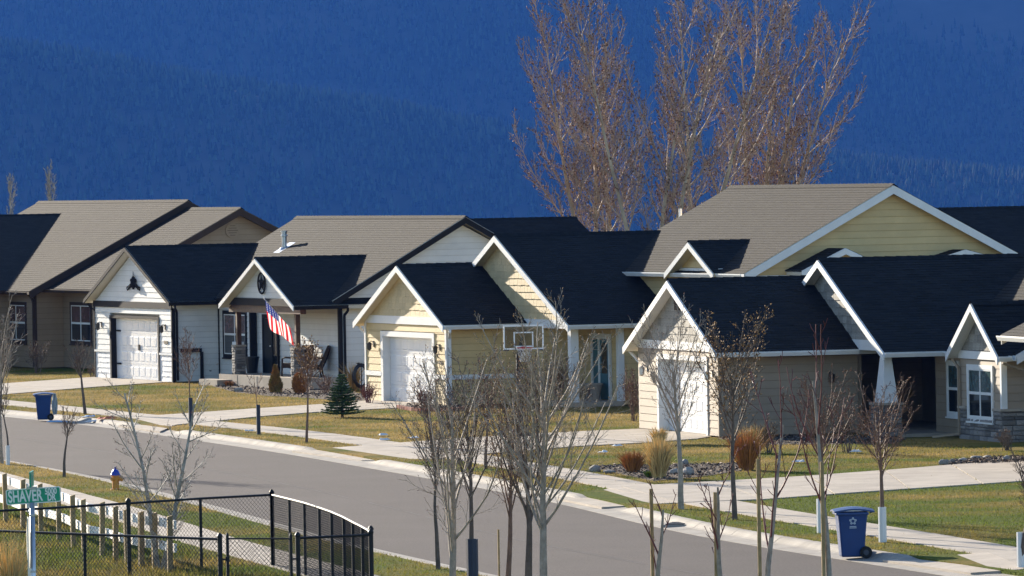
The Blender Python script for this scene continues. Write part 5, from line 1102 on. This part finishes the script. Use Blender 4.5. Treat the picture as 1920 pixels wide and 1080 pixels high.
def pot(label, p, r0, hgt, m=POT, plant=None):
    o = thing('plant_pot', label, 'pot', p); MB().lathe([(r0 * .7, 0), (r0, hgt * .9), (r0 * 1.08, hgt * .9), (r0 * 1.08, hgt), (r0 * .9, hgt), (r0 * .85, hgt * .85)], 12).build('pot_body', m, o); return o

# ---------------------------------------------------------------- storm drain in the far kerb
dp = at_y(FE, G(1256, 988, 0).y); dn = thing('storm_drain', 'small iron storm drain set in the far kerb behind the left sapling', 'drain', (dp.x + .45, dp.y, .03), rad(-12)); mb = MB(); mb.box(-.25, -.45, -.05, .22, .45, .035); mb.build('drain_frame', CURBC, dn)
for i in range(6): MB().box(-.2, -.40 + i * .14, .036, .16, -.33 + i * .14, .05).build('grate_bar', BLACKVINYL, dn)

# ---------------------------------------------------------------- shrubs, ornamental grasses, spruce, rocks, lawn blades
def blades(name, m, n, r, h, seed, parent, lean=.5, w=.012, fan=1.0, base=(0, 0, 0)):
    rng = np.random.default_rng(seed); a = rng.uniform(0, 2 * np.pi, n); rr = r * np.sqrt(rng.uniform(0, 1, n)) * .45; b = np.stack([rr * np.cos(a), rr * np.sin(a), np.zeros(n)], 1) + np.array(base)
    hh = h * rng.beta(2.2, 1.6, n).clip(.25, 1); l = lean * rng.uniform(.0, 1.5, n) ** 1.3 * fan; dr = np.stack([np.cos(a), np.sin(a)], 1) + rng.normal(0, .35, (n, 2)); wv = np.stack([-np.sin(a), np.cos(a), np.zeros(n)], 1)
    wv = rng.normal(0, 1, (n, 3)); wv[:, 2] = 0; wv /= np.linalg.norm(wv, axis=1)[:, None]
    m1 = b + np.concatenate([dr * (l * hh * .35)[:, None], (hh * .6)[:, None]], 1); t = b + np.concatenate([dr * (l * hh)[:, None], hh[:, None]], 1)
    ww = w * rng.uniform(.6, 1.3, n)[:, None]; V = np.stack([b - wv * ww, b + wv * ww, m1 - wv * ww * .8, m1 + wv * ww * .8, t], 1); i = np.arange(n)[:, None] * 5
    F = np.concatenate([i + np.array([[0, 1, 3]]), i + np.array([[0, 3, 2]]), i + np.array([[2, 3, 4]])]); return link(name, np_mesh(name, V.reshape(-1, 3), F, m), parent)
BLOND = mat('blond_dry_grass', (.66, .47, .20), .8, .2, island=.3); RUST = mat('rusty_dry_grass', (.40, .18, .055), .8, .2, island=.35); TANG = mat('tan_dry_grass', (.36, .24, .10), .8, .2, island=.35); GRN = mat('green_grass_tuft', (.10, .17, .03), .8, .2, island=.3)
def tuft(label, px, py, hpx, wpx, m, seed, n=700, lean=.5, z=.12, extra=None):
    p = G(px, py, z); s = ppm(p); o = thing('ornamental_grass', label, 'grass', p, 0, 'ornamental grasses and shrubs'); blades('grass_blades', m, n, wpx / s / 2, hpx / s, seed, o, lean, w=.9 / s * 1.1)
    if extra: blades('inner_blades', extra, n // 3, wpx / s / 2 * .8, hpx / s * .45, seed + 1, o, lean * 1.3, w=.9 / s)
    return o
tuft('rusty brown rounded grass clump at the pavement bed', 1187, 886, 46, 44, RUST, 1, 1100, .55)
tuft('tall blond feather grass beside the rusty clump', 1236, 897, 92, 50, BLOND, 2, 1100, .30, extra=TANG)
tuft('rusty tall grass behind the golden budded tree', 1400, 882, 88, 52, RUST, 3, 1000, .42)
tuft('blond feather grass against the beige house wall', 1410, 850, 60, 50, BLOND, 4, 700, .4)
tuft('blond feather grass at the corner of the beige garage', 1236, 836, 40, 36, BLOND, 9, 400, .4)
tuft('tall blond grass leaning beside the street sign pole', 20, 1150, 175, 66, BLOND, 5, 700, .42)
tuft('pale dry grass between the white and yellow houses', 664, 735, 62, 22, TANG, 6, 260, .4)
tuft('small tan tuft beside the porch step', 430, 724, 12, 26, RUST, 8, 240, .8)
tuft('small green tuft at the foot of the blond grass', 1216, 896, 16, 18, GRN, 10, 200, .6)
def shrub(label, px, py, hpx, wpx, seed, bark='brown', bud='brown', n1=16, budsize=.03, z=.12, up=.4):
    p = G(px, py, z); s = ppm(p); H = hpx / s; rng = np.random.default_rng(seed); tr, cr = TreeMesh(), TreeMesh(); o = thing('bare_shrub', label, 'shrub', p, 0, 'bare garden shrubs')
    sp = {'lev': [(5, 5, .5, .5, up, .1, .25), (4, 5, .6, .5, .3, .12, .15), (3, 2, .6, .5, .2, .12, .2), (2, 1, .5, .5, .1, .1, .2)], 'rr': .55, 'rmin': .005, 'prof': lambda t: 1.1 - .6 * t, 'tip': .3}
    for k in range(n1):
        a = k * 2.4; l = rng.uniform(.1, 1) * wpx / hpx * .55; grow((tr, cr), (rng.normal(0, .05), rng.normal(0, .05), 0), (l * math.cos(a), l * math.sin(a), 1), H * rng.uniform(.65, 1.0), .012, 0, sp, rng)
    link('stems', tr.mesh('stems', BARK[bark]), o); link('twigs', cr.mesh('twigs', BARK[bark]), o)
    b = buds(cr, rng, budsize, 1, 'buds', BUD[bud])
    if b: tag(link('buds', b, o), kind='stuff')
    return o
shrub('red brown twiggy shrub left of the yellow garage', 690, 757, 38, 56, 11, 'red', 'brown', 18)
shrub('twiggy red shrub in the brick edged bed right of the yellow garage door', 800, 764, 34, 62, 12, 'red', 'brown', 18)
shrub('dark twiggy bush against the yellow house side wall', 895, 745, 110, 70, 13, 'dark', 'brown', 12)
shrub('orange twigged bush below the basketball hoop', 1050, 768, 100, 70, 14, 'brown', 'gold', 14)
shrub('brown bush at the yellow porch post', 1095, 762, 50, 40, 15, 'brown', 'gold', 10)
shrub('brown twiggy bush between yellow house and beige garage', 1190, 790, 95, 30, 16, 'brown', 'red', 10)
shrub('low brown shrub before the white porch', 610, 738, 34, 52, 17, 'brown', 'brown', 14)
shrub('grey twiggy bush before the tan house wall', 70, 700, 60, 60, 18, 'dark', 'brown', 12)
shrub('low grey bush at the white garage corner', 172, 708, 24, 24, 19, 'dark', 'brown', 10)
shrub('brown bush against the beige wall behind the golden tree', 1440, 850, 60, 60, 20, 'dark', 'gold', 12)
shrub('twiggy bush before the tapered column of the beige house', 1590, 850, 90, 70, 24, 'dark', 'red', 12)
shrub('dry bush at the stone base of the beige house', 1890, 845, 40, 60, 25, 'dark', 'brown', 12)
# pots
pot('black pot with rusty grass beside the white garage', G(389, 714, .15), .26, .36); pg = thing('ornamental_grass', 'rusty grass standing in the black pot', 'grass', G(389, 714, .15) + Vector((0, 0, .33)), 0, 'ornamental grasses and shrubs'); blades('grass_blades', RUST, 420, .3, .42, 31, pg, .75, w=.012)
pot('dark planter beside the front door of the white house', H1.world(12.0, 1.45, .34), .24, .55); pot('pale planter below the teal door of the yellow house', H2.world(10.0, 3.55, .12), .32, .5, CONC)
# black garden hose coil hung on a stand
HOSE = mat('black_hose', (.01, .01, .012), .5, .4); hs = thing('garden_hose', 'black coiled garden hose on a stand beside the yellow garage', 'hose', G(678, 742, .15)); s = ppm(hs.location)
mb = MB()
for k in range(5): mb.tube([((.17 + .02 * k) * math.cos(t * math.pi / 10), -.04 + .02 * k, .62 + (.30 + .02 * k) * math.sin(t * math.pi / 10)) for t in range(21)], .022, 5, cap=False)
mb.build('coil', HOSE, hs); mb = MB(); mb.tube([(0, .05, 0), (0, .05, .95), (-.06, .0, 1.02), (-.14, -.02, 1.0)], .02, 6); mb.build('stand', HOSE, hs)
# conifers
NEED = mat('spruce_needles', (.085, .14, .05), .8, .2, island=.45); ARB = mat('bronzed_conifer_foliage', (.20, .20, .045), .8, .2, island=.5, ncol=(.30, .15, .04), nscale=2)
def spruce(label, px, py, hpx, wpx, seed):
    p = G(px, py, .12); s = ppm(p); H = hpx / s; W_ = wpx / s / 2; rng = np.random.default_rng(seed); root = thing('spruce', label, 'tree', p); MB().tube([(0, 0, -.02), (0, 0, H * .96)], [.045, .008], 7).build('trunk', BARK['dark'], root)
    tm = TreeMesh(); V = []
    z = .1 * H; az = 0
    while z < H * .98:
        t = z / H; n = int(7 + 3 * (1 - t)); L = W_ * (1 - t) ** .85 * 1.05 + .03
        for k in range(n):
            a = az + k * 2 * math.pi / n + rng.uniform(-.2, .2); l = L * rng.uniform(.75, 1.12); d = np.array([math.cos(a), math.sin(a), 0]); P = [np.array([0, 0, z]) + d * l * q + np.array([0, 0, -.16 * l * q + .22 * l * q * q]) for q in np.linspace(0, 1, 5)]
            tm.add(P, np.linspace(.012, .004, 5), 3); side = np.array([-d[1], d[0], 0])
            for q in np.linspace(.12, 1, max(6, int(l / .018))):
                c = np.array([0, 0, z]) + d * l * q + np.array([0, 0, -.16 * l * q + .22 * l * q * q])
                for sg in (-1, 1):
                    for _ in range(5):
                        e = d * rng.uniform(.3, .9) + side * sg * rng.uniform(.3, 1) + np.array([0, 0, rng.uniform(-.35, .6)]); e /= np.linalg.norm(e); ln = rng.uniform(.05, .10) * (1.25 - .5 * q); w = np.cross(e, rng.normal(0, 1, 3)); w /= np.linalg.norm(w) + 1e-9; V += [c - w * .012, c + w * .012, c + e * ln]
        z += H * .055 * rng.uniform(.85, 1.15); az += 1.1
    link('branches', tm.mesh('branches', BARK['dark']), root); F = np.arange(len(V)).reshape(-1, 3); tag(link('needles', np_mesh('needles', np.array(V), F, NEED), root), kind='stuff'); return root
spruce('young green spruce on the lawn between white and yellow houses', 642, 783, 84, 76, 5)
def arborvitae(label, px, py, hpx, wpx, seed, m=None, rnd=False):
    p = G(px, py, .12); s = ppm(p); H = hpx / s; W_ = wpx / s / 2; rng = np.random.default_rng(seed); root = thing('arborvitae', label, 'shrub', p); MB().tube([(0, 0, -.02), (0, 0, H * .8)], [.03, .008], 6).build('trunk', BARK['dark'], root); n = 5200
    t = rng.uniform(0, 1, n) ** .8; a = rng.uniform(0, 6.283, n); r = W_ * (np.sqrt(np.clip(1 - (2 * t - .9) ** 2 / 1.25, .02, 1)) if rnd else np.where(t < .25, .75 + t, (1 - t) / .75)) * np.sqrt(rng.uniform(.35, 1, n)) * (1 + .12 * np.sin(a * 5 + t * 9)); c = np.stack([r * np.cos(a), r * np.sin(a), t * H], 1)
    e = np.stack([np.cos(a) * .5, np.sin(a) * .5, np.full(n, .9)], 1) + rng.normal(0, .25, (n, 3)); w = rng.normal(0, 1, (n, 3)); w /= np.linalg.norm(w, axis=1)[:, None]; V = np.stack([c - w * .014, c + w * .014, c + e * rng.uniform(.05, .09, n)[:, None]], 1)
    tag(link('foliage', np_mesh('foliage', V.reshape(-1, 3), np.arange(3 * n).reshape(-1, 3), m or ARB), root), kind='stuff'); return root
arborvitae('cone shaped bronze green conifer before the porch slab', 517, 737, 50, 26, 6)
arborvitae('orange brown rounded shrub at the porch slab corner', 562, 738, 36, 26, 7, RUST, True)
# planting beds with bark and stones
BED = mat('dark_bark_mulch', (.075, .055, .042), .95, .1, var=.4, nscale=6, bump=.8, bscale=10)
ROCK = mat('field_stone', (.30, .28, .25), .85, .2, var=.25, nscale=4, objvar=.25, bump=.4, bscale=9)
BEDS = []
def bed(name, pts, z=.134):
    P = [G(px, py, .13) for px, py in pts]; BEDS.append([(p.x, p.y) for p in P]); o = MB().prism([(p.x, p.y, .05) for p in P], (0, 0, z - .05)).build(name, BED); tag(o, kind='structure')
    rng = np.random.default_rng(len(BEDS)); xs_ = [p.x for p in P]; ys_ = [p.y for p in P]; V = []; F = []; n = 0; A = np.array([(p.x, p.y) for p in P])
    Q = np.stack([rng.uniform(min(xs_), max(xs_), 5000), rng.uniform(min(ys_), max(ys_), 5000)], 1); Q = Q[inside(Q, A)][:1600]
    for x, y in Q:
        s = rng.uniform(.02, .06); b = len(V); V += [(x + rng.uniform(-s, s), y + rng.uniform(-s, s), z + rng.uniform(-.01, s)) for _ in range(4)]; F += [(b, b + 1, b + 2), (b, b + 2, b + 3), (b, b + 3, b + 1)]
    tag(link('bark_chips', np_mesh('bark_chips', V, np.array(F), mat('bark_chips', (.16, .13, .11), .9, .15, island=.6)), o), kind='stuff')
def inside(Q, A):
    x, y = Q[:, 0], Q[:, 1]; c = np.zeros(len(Q), bool); n = len(A)
    for i in range(n):
        x0, y0 = A[i]; x1, y1 = A[(i + 1) % n]; k = ((y0 > y) != (y1 > y)) & (x < (x1 - x0) * (y - y0) / ((y1 - y0) if y1 != y0 else 1e-9) + x0); c ^= k
    return c
bed('planting_bed', [(1105, 876), (1140, 872), (1200, 872), (1290, 870), (1390, 868), (1402, 880), (1330, 892), (1270, 898), (1226, 902), (1180, 892)])
bed('planting_bed', [(398, 724), (450, 716), (560, 722), (680, 738), (690, 752), (650, 752), (560, 745), (500, 742), (440, 735)])
bed('planting_bed', [(745, 764), (770, 757), (840, 758), (880, 764), (870, 770), (800, 772)])
bed('planting_bed', [(1345, 822), (1400, 815), (1620, 818), (1700, 822), (1680, 832), (1420, 834)])
bed('planting_bed', [(1760, 872), (1800, 862), (1900, 855), (1960, 856), (1960, 866), (1850, 870)])
def rock(label, px, py, w, h, seed):
    p = G(px, py, .12); s = ppm(p); rng = np.random.default_rng(seed); import bmesh as _b; bm = _b.new(); _b.ops.create_icosphere(bm, subdivisions=2, radius=1)
    for v_ in bm.verts: v_.co = v_.co * (1 + .16 * math.sin(v_.co.x * 3 + seed) + .13 * math.cos(v_.co.y * 4 + seed * 2) + rng.uniform(-.05, .05))
    me = bpy.data.meshes.new('boulder'); bm.to_mesh(me); bm.free(); me.materials.append(ROCK); o = link('boulder', me); o.location = (p.x, p.y, .13 + h / s * .35); o.scale = (w / s / 2, w / s / 2 * 1.3, h / s * .65); o.rotation_euler = (0, 0, seed); return tag(o, label, 'rock', 'boulders edging the lawns')
for i, (px, py, w, h, lb) in enumerate(((1115, 885, 22, 12, 'grey boulder at the left tip of the planting bed'), (1142, 888, 20, 7, 'flat grey stone beside the bed tip boulder'), (1264, 889, 14, 11, 'small stone right of the blond grass'), (1287, 891, 24, 14, 'dark boulder by the grey trunk in the bed'), (1283, 872, 14, 10, 'tan stone at the back of the bed'), (1771, 872, 15, 10, 'grey boulder at the left end of the drive edge row'), (1785, 869, 14, 8, 'second boulder of the drive edge row'), (1806, 865, 16, 6, 'flat stone of the drive edge row'), (1831, 861, 18, 7, 'mid stone of the drive edge row'), (1850, 860, 16, 6, 'low stone right of the middle one in the edge row'), (1887, 864, 18, 9, 'grey boulder near the right edge of the drive'), (448, 735, 12, 8, 'small rock in the bed before the porch'), (966, 812, 14, 7, 'flat stone at the hoop base'), (940, 814, 12, 6, 'flat stone left of the hoop base'))): rock(lb, px, py, w, h, i + 3)
EDGE_B = MB(); br_root = thing('brick_edging', 'red brick edging round the shrub bed by the yellow garage', 'edging', G(800, 771, .13))
c0 = H2.world(7.9, -.9, 0)
BRK = mat('red_brick', (.24, .07, .045), .85, .2, var=.15, nscale=9, objvar=.25)
bme = MB().box(-.1, -.05, -.02, .1, .05, .09).mesh('brick', BRK)
EP = relax(smooth_path([G(*q, .13) for q in ((748, 765), (765, 769), (800, 772), (840, 771), (872, 768))], .2), 5)
for i, p in enumerate(resample(EP, .21)):
    o = link('brick', bme, br_root); o.location = p - br_root.location; o.rotation_euler = (0, 0, random.uniform(-.1, .1) + 1.9)

# ---------------------------------------------------------------- standing grass blades over the lawns (stuff)
def lawn_blades():
    n = 520000; y = RNG.uniform(98, 265, n); x = RNG.uniform(-1, 1, n) * (y * .088 + 1.5); x[:] = x
    keep = np.ones(n, bool); Q = np.stack([x, y], 1)
    fe = np.array([(p.x, p.y) for p in off(FE, 1, .70)]); ne = np.array([(p.x, p.y) for p in off(NE, -1, .70)])
    o1 = np.argsort(fe[:, 1]); fx = np.interp(y, fe[o1, 1], fe[o1, 0]); o2 = np.argsort(ne[:, 1]); nx_ = np.interp(y, ne[o2, 1], ne[o2, 0])
    keep &= (x > fx) | (x < nx_)
    for poly in PAVED + BEDS:
        A = np.array(poly); bb = keep & (x > A[:, 0].min() - .1) & (x < A[:, 0].max() + .1) & (y > A[:, 1].min() - .1) & (y < A[:, 1].max() + .1); i = np.where(bb)[0]
        if len(i): keep[i[inside(Q[i], A)]] = False
    for hh, (a0, a1, b0, b1) in ((H0, (-20, 6.2, -.1, 12)), (H0, (-20, -1.8, -5, 0)), (H1, (-.1, 8.3, -.1, 10)), (H1, (8, 19.5, .2, 11)), (H2, (-.1, 11.4, -.1, 10)), (H2, (5, 18.6, 5, 15)), (H3, (-.1, 7.2, -.1, 17)), (H3, (7, 15.1, 3.6, 17)), (H3, (15, 26, 3.4, 17))):
        v = Q - np.array([hh.O.x, hh.O.y]); A = np.array([math.sin(hh.th), -math.cos(hh.th)]); B = np.array([math.cos(hh.th), math.sin(hh.th)]); a, b = v @ A, v @ B; keep &= ~((a > a0) & (a < a1) & (b > b0) & (b < b1))
    x, y = x[keep], y[keep]; n = len(x); wild = (x < np.interp(y, ne[o2, 1], ne[o2, 0]) - 3.2) & (y < 150)
    h_ = np.where(wild, RNG.uniform(.03, .16, n), RNG.uniform(.025, .06, n)); a = RNG.uniform(0, 6.283, n); w = RNG.uniform(.006, .012, n); l = RNG.normal(0, .02, (n, 2))
    b0 = np.stack([x, y, np.full(n, .12)], 1); wv = np.stack([np.cos(a) * w, np.sin(a) * w, np.zeros(n)], 1); t = b0 + np.concatenate([l, h_[:, None]], 1); V = np.stack([b0 - wv, b0 + wv, t], 1).reshape(-1, 3)
    me = np_mesh('grass', V, np.arange(3 * n).reshape(-1, 3), LAWN2); tag(link('grass', me), 'short green and straw coloured grass of the lawns and verges', 'grass', kind='stuff')
def lawn2():
    m = LAWN.copy(); m.name = 'grass_blades'; nt = m.node_tree; b = nt.nodes['Principled BSDF']
    for l in list(b.inputs['Normal'].links): nt.links.remove(l)
    src = b.inputs['Base Color'].links[0].from_socket; gi = nt.nodes.new('ShaderNodeNewGeometry'); mr = nt.nodes.new('ShaderNodeMapRange'); mr.inputs[3].default_value = .65; mr.inputs[4].default_value = 1.45; nt.links.new(gi.outputs['Random Per Island'], mr.inputs[0])
    hs_ = nt.nodes.new('ShaderNodeHueSaturation'); nt.links.new(src, hs_.inputs['Color']); nt.links.new(mr.outputs[0], hs_.inputs['Value']); hs_.inputs['Saturation'].default_value = 1.0; nt.links.new(hs_.outputs[0], b.inputs['Base Color'])
    tr = nt.nodes.new('ShaderNodeBsdfTranslucent'); nt.links.new(hs_.outputs[0], tr.inputs[0]); ms = nt.nodes.new('ShaderNodeMixShader'); ms.inputs[0].default_value = .5; nt.links.new(b.outputs[0], ms.inputs[1]); nt.links.new(tr.outputs[0], ms.inputs[2]); nt.links.new(ms.outputs[0], nt.nodes['Material Output'].inputs[0]); return m
LAWN2 = lawn2(); lawn_blades()
print('objects', len(bpy.data.objects), 'tris', sum(len(m.polygons) for m in bpy.data.meshes))
